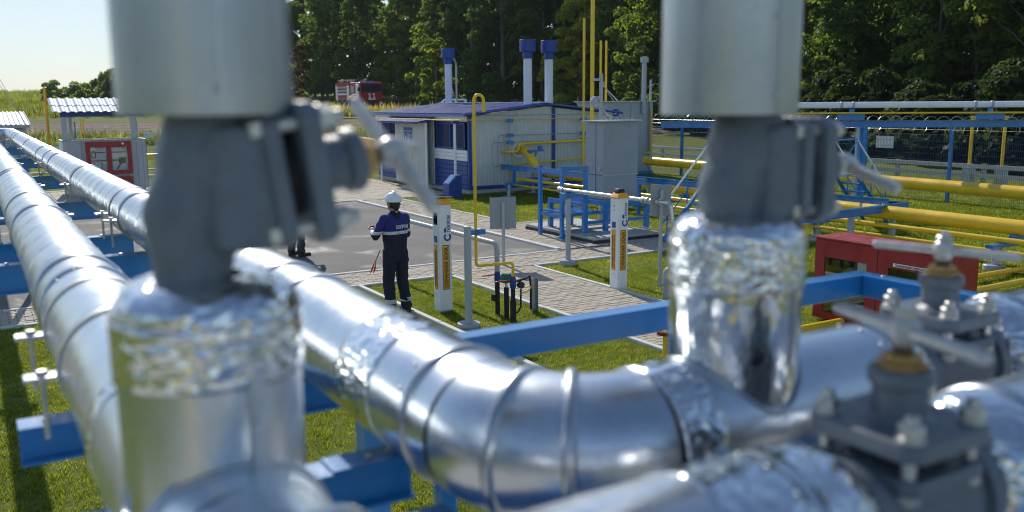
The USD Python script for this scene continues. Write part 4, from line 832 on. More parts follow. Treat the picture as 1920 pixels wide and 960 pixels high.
t = thing('hose', 'black hose arching from the blue valve to the grey channel post', 'hose'); part(t, 'hose', tube(bend([(6.46, 10.7, .57), (6.66, 10.7, .60), (6.90, 10.98, .58), (6.93, 11.0, .40), (6.93, 11.0, .05)], .12), .016, 10), RUBBER, True)
t = thing('channel_post', 'short galvanised channel post with a yellow chain tied to it', 'post', (7.0, 11.02, 0)); part(t, 'channel', cat(box(-.05, .05, .02, .026, 0, .52), box(-.05, -.044, -.04, .02, 0, .52), box(.044, .05, -.04, .02, 0, .52)), GALVPOST)
t = thing('chain', 'thin yellow chain hanging between the standpipe and the channel post', 'chain')
for k in range(22):
    f = k / 21; p = np.array([6.56 + .42 * f, 10.72 + .27 * f, .47 - .32 * f * (1 - f) - .05 * (1 - f)]); part(t, 'link', tube([p + [.016 * math.cos(a), .005 * math.sin(a) * (k % 2), .009 * math.sin(a)] for a in np.linspace(0, 6.28, 8)], .0035, 5), YEL)
t = thing('pin_marker', 'small white tag on a thin rod beside the grey post', 'marker', (5.93, 12.0, 0)); part(t, 'rod', rod((0, 0, 0), (0, 0, 1.15), .006, 6), GALVPOST); part(t, 'tag', rbox(-.035, .045, -.01, .01, 1.10, 1.20, .008, 6), WHITE)
def sign_back(lab, x, y, w, h, zt, rz):
    t = thing('sign', lab, 'sign', (x, y, 0), rz); part(t, 'post', rod((0, -.03, 0), (0, -.03, zt - .08), .032, 12), LGREY, 40); part(t, 'plate', rbox(-w / 2, w / 2, .0, .012, zt - h, zt, .004, 6), GREY); part(t, 'bracket', box(-.02, .02, -.004, .0, zt - h + .06, zt - .06), GREY)
sign_back('back of a grey square sign plate behind the gooseneck pipe', 8.55, 14.55, .50, .60, 1.32, -24)
sign_back('back of a grey tall sign plate beside the right riser', 9.83, 11.5, .36, .52, 1.72, -20)

t = thing('flush_pipe', 'bright steel pipe with couplings carried on a grey round-foot post', 'pipe')
part(t, 'pipe', tube(bend([(9.62, 14.2, 1.44), (9.78, 11.2, 1.44), (9.80, 11.12, .9), (9.80, 11.12, .0)], .06), .038, 16), STEEL, True)
part(t, 'end_coupling', cat(*[lathe([(.03, -.03), (.056, -.03), (.056, .03), (.03, .03)], 16, 'y', (9.62, y, 1.44)) for y in (14.2, 14.11)]), ZINC, 30)
for y in (11.85, 11.75, 11.58, 11.48): part(t, 'coupling', lathe([(.036, -.03), (.058, -.03), (.058, .03), (.036, .03)], 16, 'y', (9.62 + (14.2 - y) * .0533, y, 1.44)), ZINC, 30)
t = thing('pipe_post', 'grey post with white round foot under the bright steel pipe', 'post', (9.64, 13.95, 0)); part(t, 'post', rod((0, 0, 0), (0, 0, 1.32), .05, 18), LGREY, 40); part(t, 'foot', lathe([(0, 0), (.17, 0), (.17, .10), (.16, .11), (0, .11)], 26), LGREY, 30); part(t, 'bracket', rbox(-.14, .14, -.08, .08, 1.30, 1.40, .01, 6), BLUE)
t = thing('condensate_pot', 'small grey cylinder with side handle standing by the sign post', 'cylinder', (9.28, 10.62, 0)); part(t, 'body', lathe([(.0, 0), (.10, 0), (.10, .40), (.09, .46), (.05, .50), (.03, .51), (.03, .72), (0, .72)], 24), GREY, 40); part(t, 'handle', rod((-.28, 0, .24), (-.08, 0, .25), .012, 8), GREY)
t = thing('flanged_standpipe', 'yellow standpipe with dark red flange beside the paved path', 'standpipe', (6.79, 7.80, 0))
part(t, 'pipe', rod((0, 0, 0), (0, 0, .40), .038, 18), YEL, 40); part(t, 'flange', lathe([(0, .42), (.11, .42), (.11, .44), (0, .44)], 28), RED, 30); part(t, 'flange', lathe([(0, .442), (.112, .442), (.112, .462), (0, .462)], 28), YEL, 30); part(t, 'flange', lathe([(0, .40), (.11, .40), (.11, .418), (0, .418)], 28), RED, 30)
part(t, 'spindle', rod((0, 0, .46), (0, 0, .72), .014, 10), YEL)
for a in np.arange(0, 6.2, math.pi / 3): part(t, 'bolt', cat(rod((.085 * math.cos(a), .085 * math.sin(a), .385), (.085 * math.cos(a), .085 * math.sin(a), .49), .010, 8), hexnut((.085 * math.cos(a), .085 * math.sin(a), .462), (0, 0, 1), .019, .018)), YEL, 30)
part(t, 'gland', cat(lathe([(.035, .46), (.03, .49), (.018, .50), (.018, .52), (0, .52)], 16)), YEL, 30)

# red hose cabinet
t = thing('hose_cabinet', 'red metal hose cabinet with glazed doors behind the blue square rail', 'cabinet')
RX0, RX1, RY0, RY1 = 10.08, 10.68, 6.42, 8.45
part(t, 'carcass', cat(box(RX0 + .02, RX1, RY0, RY0 + .02, .05, 1.19), box(RX0 + .02, RX1, RY1 - .02, RY1, .05, 1.19), box(RX1 - .02, RX1, RY0 + .02, RY1 - .02, .05, 1.19), box(RX0 + .02, RX1 - .02, RY0 + .02, RY1 - .02, .05, .08), box(RX0 + .02, RX1 - .02, 7.42, 7.45, .08, 1.18)), RED)
part(t, 'top', rbox(RX0 - .03, RX1 + .02, RY0 - .02, RY1 + .02, 1.19, 1.215, .005, 6), REDTOP)
for a, b in ((RY0, 7.43), (7.44, RY1)):
    dm = cat(box(RX0 - .004, RX0 + .018, a, a + .16, .06, 1.18), box(RX0 - .004, RX0 + .018, b - .16, b, .06, 1.18), box(RX0 - .004, RX0 + .018, a + .16, b - .16, .94, 1.18), box(RX0 - .004, RX0 + .018, a + .16, b - .16, .06, .16))
    d = part(t, 'door', dm, RED); part(d, 'pane', box(RX0 + .006, RX0 + .010, a + .16, b - .16, .16, .94), GLASS); part(d, 'handle', rbox(RX0 - .03, RX0 - .006, b - .06 if a < 7 else a + .04, b - .04 if a < 7 else a + .06, .55, .68, .004, 6), BLACK)
part(t, 'notice', box(RX0 - .007, RX0 - .0045, 6.7, 7.2, .965, 1.01), LETTER); part(t, 'notice_print', face_text('ПОЖАРНЫЙ ГИДРАНТ', .03, (RX0 - .007, 6.95, .987), (0, -1, 0), (0, 0, 1), BLACK, .44), BLACK)
part(t, 'back_board', box(RX0 + .40, RX0 + .42, RY0 + .03, RY1 - .03, .09, 1.17), DARK); part(t, 'paper', box(RX0 + .05, RX0 + .052, 7.62, 7.78, .70, .93), LETTER)
hz = thing('fire_hose', 'coiled canvas hose hanging inside the red cabinet', 'hose'); part(hz, 'hose', tube([(RX0 + .2, 7.95 + .22 * math.cos(a) * (1 - a / 60), .55 + .25 * math.sin(a) * (1 - a / 60)) for a in np.linspace(0, 18.8, 70)] + [(RX0 + .2, 7.6, .8), (RX0 + .22, 7.55, .5)], .03, 8), HOSE, True); part(hz, 'nozzle', rod((RX0 + .22, 7.55, .5), (RX0 + .22, 7.55, .28), .03, 10, .015), ZINC)
for lab, P in (('yellow low pipe on the grass left of the red cabinet, farther', [(8.2, 8.74, .10), (10.02, 8.72, .10)]), ('yellow low pipe on the grass left of the red cabinet, nearer', [(8.0, 7.9, .10), (10.02, 7.9, .10)]), ('yellow low pipe right of the red cabinet, farther', [(10.75, 8.74, .10), (17.5, 8.74, .10)]), ('yellow low pipe right of the red cabinet, nearer', [(10.75, 8.1, .10), (17.5, 8.1, .10)])):
    t = thing('gas_pipe', lab, 'pipe'); part(t, 'pipe', tube(P, .05, 14), YEL, True); part(t, 'block', cbox(P[0][0] * .55 + P[1][0] * .45, P[0][1], 0, .16, .2, .06), CONC)

# second big yellow pipe, rack with white pipe, near the right fence
t = thing('gas_main', 'largest yellow pipe running along the fence on the right', 'pipe'); part(t, 'pipe', tube([(22.7, 27.5, .80), (22.35, 19, .80), (22.0, 10.0, .80)], .165, 32), YEL, True)
for y in (19.75, 19.5): part(t, 'marking_band', lathe([(.167, -.05), (.168, -.05), (.168, .05), (.167, .05)], 28, 'y', (22.38, y, .80)), BLACK, 40)
part(t, 'flow_arrow', box(22.08, 22.1, 15.9, 16.3, .82, .84), BLACK)
pedestal('grey pedestal with blue saddle under the largest yellow pipe', 22.1, 18.9, .62, .5, False)
t = thing('pipe_rack', 'blue rack beam on posts carrying a thick pale pipe before the fence', 'rack')
A, B = np.array([17.3, 20.3]), np.array([25.1, 13.2])
def on(f, z, o=0.): p = A + (B - A) * f; n = np.array([.67, .74]); p = p + n * o; return np.array([p[0], p[1], z])
part(t, 'beam', Ibeam(on(0, 2.52), on(1.05, 2.50), .19, .16), BLUE)
for f in (.53, .98): 
    p = on(f, 0); part(t, 'post', cbox(p[0], p[1], 0, .14, .14, 2.33), BLUE); part(t, 'post', rod(on(f - .015, 0, -.1), on(f - .015, 2.33, -.1), .05, 12), LGREY, 40)
for f in (.46, .80): part(t, 'cross_arm', Ibeam(on(f, 2.70, -.1) , on(f + .07, 2.70, -.1), .16, .12), BLUE); part(t, 'stub', cbox(*on(f + .04, 2.70, .1)[:2], 2.68, .1, .1, .16), BLUE)
t = thing('white_pipe', 'thick pale insulated pipe on top of the blue rack', 'pipe'); part(t, 'pipe', tube([on(.26, 2.95, .1), on(1.06, 2.94, .1)], .085, 24), WHITE, True)
for f in (.27, .47, .5, .8, .84): part(t, 'joint_band', tube([on(f, 2.95, .1), on(f + .006, 2.95, .1)], .092, 24), LGREY, True)
t = thing('gas_pipe', 'thin yellow pipe on the blue rack below the pale pipe', 'pipe'); part(t, 'pipe', tube([on(.33, 2.73, -.12), on(1.06, 2.72, -.12)], .024, 10), YEL, True)

# ------------------------------------------------------------------ worker and second man
def person(lab, x, y, rz, S=1.0, cloth='worker'):
    t = thing('person', lab, 'person', (x, y, 0), rz)
    J = dict(pel=(0, 0, .96), waist=(0, .01, 1.10), hipL=(-.095, 0, .93), hipR=(.095, 0, .93), kneeL=(-.115, .035, .50), kneeR=(.125, .02, .50), ankL=(-.12, -.02, .09), ankR=(.15, -.03, .09), toeL=(-.15, .15, .035), toeR=(.20, .13, .035), chest=(0, .02, 1.30),
             shL=(-.185, .0, 1.44), shR=(.185, .0, 1.44), elL=(-.275, .10, 1.19), elR=(.265, .08, 1.17), wrL=(-.165, .34, 1.24), wrR=(.02, .335, 1.20), neck=(0, .0, 1.50), head=(0, .035, 1.645))
    J = {k: np.array(v) for k, v in J.items()}
    def bone(a, ra, b, rb): return hull((J[a] if isinstance(a, str) else a, ra), (J[b] if isinstance(b, str) else b, rb), n=18)
    torso = lambda e: Manifold.batch_hull([sph(p, r + e, 18) for p, r in (((-.085, .0, 1.38), .105), ((.085, .0, 1.38), .105), ((-.075, .02, 1.25), .105), ((.075, .02, 1.25), .105), ((-.06, .01, 1.08), .10), ((.06, .01, 1.08), .10), ((-.07, 0, .95), .10), ((.07, 0, .95), .10))])
    arms = lambda e: [bone('sh' + s, .062 + e, 'el' + s, .046 + e) + bone('el' + s, .046 + e, 'wr' + s, .030 + e) for s in 'LR']
    legs = lambda e: [bone('hip' + s, .095 + e, 'knee' + s, .062 + e) + bone('knee' + s, .062 + e, 'ank' + s, .045 + e) for s in 'LR']
    def hand(w, d, flip):
        d = d / np.linalg.norm(d); n = np.array([0, 0, 1.]); s_ = np.cross(d, n) * flip; p = J[w] + d * .02; out = hull((J[w], .028), (p + d * .05 + s_ * .018, .022), (p + d * .05 - s_ * .018, .022), n=12)
        for k, (o, L) in enumerate(((-.030, .058), (-.010, .068), (.010, .064), (.030, .050))):
            a = p + d * .055 + s_ * o; b = a + d * L * .55 - n * .006; c = b + (d * .35 - n * .8) * L * .5 + s_ * -.1 * o
            out = out + hull((a, .0095), (b, .009), n=10) + hull((b, .009), (c, .0078), n=10)
        a = p + d * .015 - s_ * .03; b = a + d * .035 - s_ * .022 + n * .01; c = b + d * .03 + n * .004
        return out + hull((a, .012), (b, .0105), n=10) + hull((b, .0105), (c, .009), n=10)
    hd = Manifold.batch_hull([sph((0, .03, 1.66), .088, 20), sph((0, .055, 1.60), .066, 20), sph((0, -.0, 1.665), .085, 20), sph((0, .085, 1.565), .032, 14)])
    hd = hd + hull(((0, .118, 1.655), .012), ((0, .142, 1.615), .015), n=10) + hull(((-.022, .122, 1.585), .010), ((.022, .122, 1.585), .010), n=10)
    for s in (-1, 1): hd = hd + hull(((s * .092, .005, 1.665), .014), ((s * .098, -.008, 1.64), .016), ((s * .092, .006, 1.615), .011), n=10)
    neck = hull(((0, -.005, 1.46), .062), ((0, .01, 1.56), .055), n=16)
    body = torso(-.012) + neck + hd
    for a in arms(-.006) + legs(-.008): body = body + a
    body = body + hand('wrL', J['wrL'] - J['elL'] + [.04, 0, .02], 1) + hand('wrR', J['wrR'] - J['elR'] + [-.02, 0, .03], -1)
    for s in 'LR': body = body + hull((J['ank' + s], .04), (J['toe' + s], .03), n=12)
    def smooth(m, L=.02, it=6):
        q = man(m.refine_to_length(L)); q = trimesh.Trimesh(q.vertices, q.faces, process=True); trimesh.smoothing.filter_taubin(q, iterations=it); return q
    part(t, 'body', smooth(body, .012, 4), SKIN, True)
    def drape(m, amp, seed, L=.02):
        q = smooth(m, L, 6); v = np.array(q.vertices); n = q.vertex_normals; q.vertices = v + n * ((meshkit.fbm(v * [9, 9, 16], 3, seed) - .5) * amp)[:, None]; return q
    jk = torso(.012) + hull(((-.06, 0, 1.475), .06), ((.06, 0, 1.475), .06), n=14)
    for s in 'LR': jk = jk + hull((J['sh' + s], .072), (J['el' + s], .058), n=16) + hull((J['el' + s], .058), (J['wr' + s] * .92 + J['el' + s] * .08, .043), n=16) + hull((J['sh' + s], .07), (J['chest'] + [0, 0, .1], .09), n=16)
    jm = drape(jk, .028, 11)
    if cloth == 'worker':
        d = Manifold(manifold3d.Mesh(np.array(jm.vertices, np.float32), np.array(jm.faces, np.uint32)))
        upper, lower = d.split_by_plane((0, 0, 1), 1.245); part(t, 'jacket_yoke', man(upper), JBLUE, 50); part(t, 'jacket_lower', man(lower), NAVY, 50)
        jf = jk.trim_by_plane((0, 0, 1), 1.215).trim_by_plane((0, 0, -1), -1.262)
        v = man(jf.refine_to_length(.03)); c = np.array(v.vertices); big = trimesh.Trimesh(c, v.faces, process=True); big.vertices = np.array(big.vertices) + big.vertex_normals * [[.010, .010, 0]]; part(t, 'reflective_stripe', big, REFL, 50)
        part(t, 'collar', man(hull(((-.03, -.01, 1.50), .062), ((.03, -.01, 1.50), .062), n=14).trim_by_plane((0, 0, 1), 1.49) + hull(((0, -.06, 1.47), .05), ((-.05, -.085, 1.36), .03), n=12)), NAVY, 50); part(t, 'shirt_collar', lathe([(.064, 1.52), (.066, 1.52), (.060, 1.545), (.056, 1.545)], 20, at=(0, 0, 0)), LETTER)
        txt = face_text('ГАЗПРОМ', .052, (.028, -.150, 1.325), (1, 0, 0), (0, 0, 1), LETTER, .215, 0.); v = np.array(txt.vertices); v[:, 1] = -.142 + .25 * np.clip(np.abs(v[:, 0] - .0) - .06, 0, 1) ** 1.3 + (v[:, 1] + .150); txt.vertices = v; part(t, 'lettering', txt, LETTER)
        part(t, 'patch', box(-.26, -.20, .0, .006, 1.33, 1.39), YEL2)
    else: part(t, 'jacket', jm, NAVY, 50)
    tr = hull(((-.06, 0, 1.0), .112), ((.06, 0, 1.0), .112), ((-.08, 0, .90), .115), ((.08, 0, .90), .115), n=18)
    for s in 'LR': tr = tr + hull((J['hip' + s], .112), (J['knee' + s], .086), n=18) + hull((J['knee' + s], .086), (J['ank' + s] + [0, 0, .02], .078), n=18)
    part(t, 'trousers', drape(tr, .04, 21), NAVY if cloth == 'worker' else BLACK, 50)
    if cloth == 'worker':
        for s in 'LR': part(t, 'ankle_stripe', lathe([(.083, .19), (.087, .19), (.088, .25), (.084, .25)], 20, at=(J['ank' + s][0] * .93 + J['knee' + s][0] * .07, -.012, 0)), REFL, 40)
    for s in 'LR': part(t, 'boot', smooth(hull((J['ank' + s] + [0, -.02, .02], .052), (J['ank' + s] + [0, -.035, -.05], .048), n=14) + hull((J['ank' + s] + [0, -.03, -.045], .046), (J['toe' + s] + [0, .02, .008], .042), n=14), .02, 4), BLACK, 50)
    part(t, 'hair', man((sph((0, .012, 1.668), .098, 24) + hull(((0, -.045, 1.62), .058), ((0, -.05, 1.58), .035), n=14)).trim_by_plane((0, -.9, .42), .62)), HAIR, 50)
    if cloth == 'worker':
        hs = sph((0, 0, 0), 1, 40).scale((.120, .142, .125)).trim_by_plane((0, 0, 1), -.02).translate((0, .025, 1.70))
        brim = Manifold.batch_hull([sph((.125 * math.cos(a), .025 + .150 * math.sin(a) + (.035 if math.sin(a) > .3 else 0), 1.688), .005, 6) for a in np.arange(0, 6.28, .35)])
        hm = part(t, 'helmet', man(hs), HELM, 40); part(hm, 'brim', man(brim), HELM, 40); part(hm, 'ridge', tube([(0, .025 + .142 * math.cos(a), 1.70 + .128 * math.sin(a)) for a in np.linspace(.35, 2.8, 14)], .013, 8), HELM, 40)
    return t
person('worker in white helmet and blue and navy work suit, seen from behind on the lawn', 5.22, 12.02, 12)
ph = thing('phone', 'small dark handset held in the worker\'s hands', 'handset', (5.02, 12.42, 1.26), 20); part(ph, 'case', rbox(-.05, .05, -.012, .012, -.035, .035, .008, 6), BLACK)
tw = thing('warning_tassel', 'pair of red and white streamers hanging beside the worker\'s hip', 'streamers', (4.90, 12.05, 0)); 
for k in (-1, 1): part(tw, 'cord', tube([(.09, 0, .98), (.05, .01 * k, .90), (.015 * k, .01 * k, .80)], .004, 5), BLACK); part(tw, 'streamer', tube([(.015 * k, .01 * k, .80), (-.02 + .02 * k, 0, .72), (-.05 + .025 * k, .0, .66)], [.006, .016, .009], 6), mat(f'streamer_red_{"ab"[k > 0]}', (.6, .08, .03), .6))
person('person in dark clothes standing on the asphalt behind the left valve', 5.55, 17.85, -60, cloth='dark')

# ------------------------------------------------------------------ left side: hose shelter, hut, pipes, fences
t = thing('hose_shelter', 'open hose shelter with corrugated pale roof, ribbed grey body and red glazed boxes', 'shelter', (4.0, 34.0, 0), 0); UsdGeom.Xformable(t).AddScaleOp().Set(Gf.Vec3f(.88, .88, 1))
part(t, 'front_wall', ribs(-1.5, 1.52, 0, .22, 1.9, .21, .03, .05), LGREY); part(t, 'side_wall', cat(box(1.49, 1.52, .01, 1.5, .22, 1.9)), LGREY); part(t, 'side_wall', cat(box(-1.52, -1.49, .01, 1.5, .22, 1.9)), WHITE); part(t, 'back_wall', box(-1.48, 1.48, 1.47, 1.5, .22, 1.88), LGREY); part(t, 'base', box(-1.4, 1.4, .05, 1.4, 0, .22), CONC)
part(t, 'rim', cat(box(-1.53, 1.53, -.01, .06, 1.9, 1.935), box(-1.53, 1.53, 1.44, 1.52, 1.9, 1.935), box(-1.53, -1.46, .06, 1.44, 1.9, 1.935), box(1.46, 1.53, .06, 1.44, 1.9, 1.935)), GREY)
for x, y in ((-1.38, .12), (1.1, .12), (-1.05, 1.38), (1.36, 1.38)): part(t, 'post', cbox(x, y, 1.935, .2 if y < 1 else .13, .1, .95), LGREY)
part(t, 'beam', box(-1.5, 1.55, .04, .2, 2.72, 2.90), DBLUE); part(t, 'beam', box(-1.5, 1.55, 1.3, 1.42, 2.95, 3.1), DBLUE)
nx = 120; xs = np.linspace(-1.78, 1.78, nx); wv = .016 * np.clip(np.sin(xs * 2 * math.pi / .29) * 1.7, -1, 1); vv, ff = [], []
ROOFP = mat('pale_blue_roof_sheet', (.40, .50, .63), .6, var=.05, spec=.3)
for k, (ya, za, yb, zb) in enumerate(((-.30, 2.90, .55, 3.10), (.53, 3.115, 1.55, 3.36))):
    v = np.concatenate([np.stack([xs, 0 * xs + ya, za + wv], -1), np.stack([xs, 0 * xs + yb, zb + wv], -1), np.stack([xs, 0 * xs + ya, za + wv - .012], -1)])
    i = np.arange(nx - 1); f = np.concatenate([np.stack([i, i + 1, i + nx + 1], -1), np.stack([i, i + nx + 1, i + nx], -1), np.stack([i + 2 * nx, i + 1, i], -1), np.stack([i + 2 * nx, i + 2 * nx + 1, i + 1], -1)])
    part(t, 'roof_sheet', trimesh.Trimesh(v, f, process=False), ROOFP, 40)
rb = part(t, 'red_box', cat(box(-.72, .93, -.16, .0, .74, .755), box(-.72, .93, -.16, .0, 1.865, 1.88), box(-.72, -.705, -.16, .0, .755, 1.865), box(.915, .93, -.16, .0, .755, 1.865), box(-.7, .91, -.045, -.036, .755, 1.865)), RED)
part(rb, 'door_frame', cat(box(-.72, .93, -.19, -.162, 1.70, 1.882), box(-.72, .93, -.19, -.162, .738, .87), *[box(a, b, -.188, -.164, .87, 1.70) for a, b in ((-.72, -.57), (.02, .19), (.78, .93))]), RED)
for a, b in ((-.57, .02), (.19, .78)): part(rb, 'pane', box(a, b, -.178, -.174, .87, 1.70), GLASS); part(rb, 'back_board', box(a, b, -.06, -.05, .87, 1.70), LETTER)
part(rb, 'rail', cat(*[box(a, b, -.10, -.08, z, z + .03) for a, b in ((-.55, .0), (.2, .7)) for z in (1.2, 1.48, 1.66)]), SIGNRED)
part(rb, 'fire_axe', cat(box(.45, .7, -.13, -.09, 1.1, 1.3), rod((.55, -.11, 1.15), (.36, -.11, .9), .02, 6)), BLACK); part(rb, 'bucket', lathe([(.0, .9), (.12, .9), (.16, 1.16), (.14, 1.16)], 16, at=(-.3, -.1, 0)).slice_plane([0, -.15, 0], [0, 1, 0]), SIGNRED); part(rb, 'coil', tube([(-.45 + .06 * math.cos(a), -.11, 1.42 + .12 * math.sin(a)) for a in np.linspace(0, 12, 40)], .022, 6), BLACK)
part(t, 'red_box', box(.1, .9, -.15, .0, .28, .64), RED); part(t, 'moon_mark', lathe([(0, -.002), (.04, -.002)], 14, 'y', (.62, -.19, 1.79)), LETTER)

t = thing('service_hut', 'small hut with white ribbed roof and blue framed grey panels at the far left', 'hut', (1.05, 48.0, 0), 0); UsdGeom.Xformable(t).AddScaleOp().Set(Gf.Vec3f(1, 1, 1.13))
part(t, 'wall', box(-1.5, 1.25, 0, 2.0, .15, 1.95), LGREY)
for x in (-1.45, -.9, -.3, .3, .85): part(t, 'frame_bar', box(x - .03, x + .03, -.03, .0, .15, 1.85), BLUE)
for z in (1.82, 1.05, .4): part(t, 'frame_bar', box(-1.5, 1.1, -.028, .0, z, z + .06), BLUE)
part(t, 'corner_post', box(1.12, 1.27, -.04, .08, .1, 1.97), LGREY)
rr = ribs(-1.7, 1.45, 0, 0, 1, .2, .03, .05); v = np.array(rr.vertices); tt = v[:, 2]; part(t, 'roof', trimesh.Trimesh(np.stack([v[:, 0] * (1 - .12 * tt), -.25 + 1.3 * tt, 1.98 + .52 * tt - v[:, 1]], -1), rr.faces, process=False), WHITE); part(t, 'fascia', box(-1.7, 1.42, -.26, -.22, 1.86, 1.97), LGREY); part(t, 'plinth', box(-1.5, 1.25, .02, 2, 0, .15), CONC)
part(t, 'back_roof', trimesh.Trimesh(np.array([[-1.5, 1.05, 2.49], [1.28, 1.05, 2.49], [1.45, 2.2, 1.98], [-1.7, 2.2, 1.98]]), np.array([[0, 1, 2], [0, 2, 3]]), process=False), WHITE)

t = thing('gas_main', 'yellow pipe low above the grass right of the hose shelter', 'pipe'); part(t, 'pipe', tube([(2.5, 42.6, .85), (14.0, 41.4, .85)], .14, 20), YEL, True); part(t, 'flow_arrow', box(6.9, 7.3, 41.93, 41.94, .86, .875), BLACK)
for x in (4.0, 11.5): part(t, 'leg', cbox(x, 42.0, 0, .12, .12, .74), GREY)
t = thing('gas_main', 'raised yellow pipe with down leg left of the pump house', 'pipe'); part(t, 'pipe', tube(bend([(17.2, 46.4, 0), (17.2, 46.4, 1.3), (16.2, 34.7, 1.3)], .3), .13, 20), YEL, True)
for lab, px in (('yellow vent pipe standing behind the hose shelter roof', 114),):
    p = heading((px - 960) / 1675 * 46, 45.3); t = thing('vent_pipe', lab, 'vent pipe', (p[0], p[1], 0)); part(t, 'pipe', rod((0, 0, 0), (0, 0, 4.0), .07, 10), YEL2, 40)
t = thing('vent_pipe', 'pair of thin yellow tubes seen through the open hose shelter', 'vent pipe')
for px in (174, 179):
    p = heading((px - 960) / 1675 * 40, 39.4); part(t, 'pipe', rod((*p, 0), (*p, 2.55), .025, 8), YEL, 40)
t = thing('guy_wires', 'two thin guy wires slanting down at the far left', 'wire')
for a, b in (((-22, 128, 33), (95, 300, 33)), ((-12, 128, 33), (80, 290, 33))):
    P = []
    for (px, py, dd) in (a, b): P.append(EYE + CAM.T @ np.array([(px - 960) / 1675 * dd, dd, (480 - py) / 1675 * dd]))
    part(t, 'wire', tube(P, .008, 5), GREY)

def fence(lab, pts, H, step, group=None, razor=True, wires=True, first=0.):
    """Welded mesh fence: posts, mesh panels and razor coil are its parts."""
    t = thing('mesh_fence', lab, 'fence')
    p, q = np.array(pts[0], float), np.array(pts[1], float); L = np.linalg.norm(q - p); n = int(L // step); d = (q - p) / L
    gz_ = lambda a: float(land(*(p + d * a)))
    for k in range(n + 1):
        a = first + k * step; c = p + d * a; z = gz_(a)
        part(t, 'post', cbox(c[0], c[1], z - .02, .09, .09, H), BLUE)
        if razor: part(t, 'post_arm', cat(rod((c[0], c[1], z + H - .05), (c[0] + d[1] * .18, c[1] - d[0] * .18, z + H + .2), .02, 6), rod((c[0], c[1], z + H - .05), (c[0] - d[1] * .18, c[1] + d[0] * .18, z + H + .2), .02, 6)), BLUE)
        if k < n:
            za, zb = z, gz_(a + step); segs = []
            nv = int(step / .055)
            for i in range(1, nv): f = i / nv; w = c + d * (a * 0 + f * step); zz = za + (zb - za) * f; segs.append(box(w[0] - .0028, w[0] + .0028, w[1] - .0028, w[1] + .0028, zz + .05, zz + H - .08))
            for z_ in np.linspace(.08, H - .1, 11): segs.append(rod((*c, za + z_), (*(c + d * step), zb + z_), .0035, 4))
            part(t, 'mesh_panel', cat(*segs), MESHBLUE)
    if razor:
        s = np.arange(0, L, .035); ph = s * 2 * math.pi / .42; cx_ = p[None] + d[None] * s[:, None]; off = .24 * np.cos(ph)
        z = np.array([gz_(a) for a in s[::40]]); z = np.interp(s, s[::40], z)
        P = np.stack([cx_[:, 0] + d[1] * off + .05 * d[0] * np.sin(ph * .5), cx_[:, 1] - d[0] * off, z + H + .22 + .24 * np.sin(ph)], -1)
        part(t, 'razor_coil', tube(P, .009, 3, cap=False), RAZOR)
        for k_, zz in enumerate((.05, .2)): part(t, 'line_wire', tube([(*p, gz_(0) + H + zz), (*q, gz_(L) + H + zz)], .005, 4), RAZOR)
    return t
fr = fence('blue mesh fence with coiled razor wire along the right side', ((25.9, 47.0), (25.1, 8.0)), 2.12, 3.06, first=.05)
fence('blue mesh fence across the back beyond the lawn', ((-4.0, 73.5), (25.9, 47.2)), 2.1, 4.4, razor=False)
t = thing('notice_board', 'white notice fixed on the right mesh fence', 'sign'); part(t, 'board', box(25.36, 25.37, 18.4, 19.05, 1.55, 1.93), LETTER)
pn = heading((298 - 960) / 1675 * 60, 59); t = thing('notice_board', 'white notice fixed on the back mesh fence', 'sign', (pn[0], pn[1], 1.0), -38); part(t, 'board', box(-.35, .35, -.01, 0, 0, .35), LETTER)
t = thing('guard_rail', 'pale double guard rail behind the right mesh fence', 'guard rail')
for z in (.46, .78): part(t, 'rail', rbox(30.0, 30.06, 6, 46, z - .09, z + .06, .01, 6), mat(f'guard_rail_{int(z * 100)}', (.48, .47, .42), .5, .4, var=.1))
for y in np.arange(8, 46, 3.4): part(t, 'post', cbox(30.12, y, 0, .1, .14, .86), GALVPOST)
for lab, px in (('yellow marker pole behind the fence, left of two', 1801), ('yellow marker pole behind the fence, right of two', 1861)):
    p = EYE + CAM.T @ np.array([(px - 960) / 1675 * 32, 32, 0]); t = thing('marker_pole', lab, 'pole', (p[0] + .1, p[1], 0)); part(t, 'pole', rod((0, 0, .7), (0, 0, 2.45), .055, 12), YEL, 40); part(t, 'block', cbox(0, 0, 0, .34, .3, .7), LGREY); part(t, 'head', cat(ring_y(0, 0, 0, .05, .04, .02), cbox(0, 0, 2.42, .14, .14, .08)), YEL)

# ------------------------------------------------------------------ vehicles and lamp on the far track
def wheel(r, w): return lathe([(.0, -w / 2), (r * .62, -w / 2), (r * .9, -w / 2), (r, -w / 2 + .04), (r, w / 2 - .04), (r * .9, w / 2), (0, w / 2)], 24, 'y')
cf = heading((703 - 960) / 1675 * 110, 110); fd = heading(.515, -.857); ang = math.degrees(math.atan2(fd[1], fd[0])); zt = float(land(*cf)) + .45
t = thing('fire_engine', 'red and white fire engine parked before the wood', 'fire engine', (cf[0], cf[1], zt - .1), ang); UsdGeom.Xformable(t).AddScaleOp().Set(Gf.Vec3f(1.17, 1.17, 1.15))
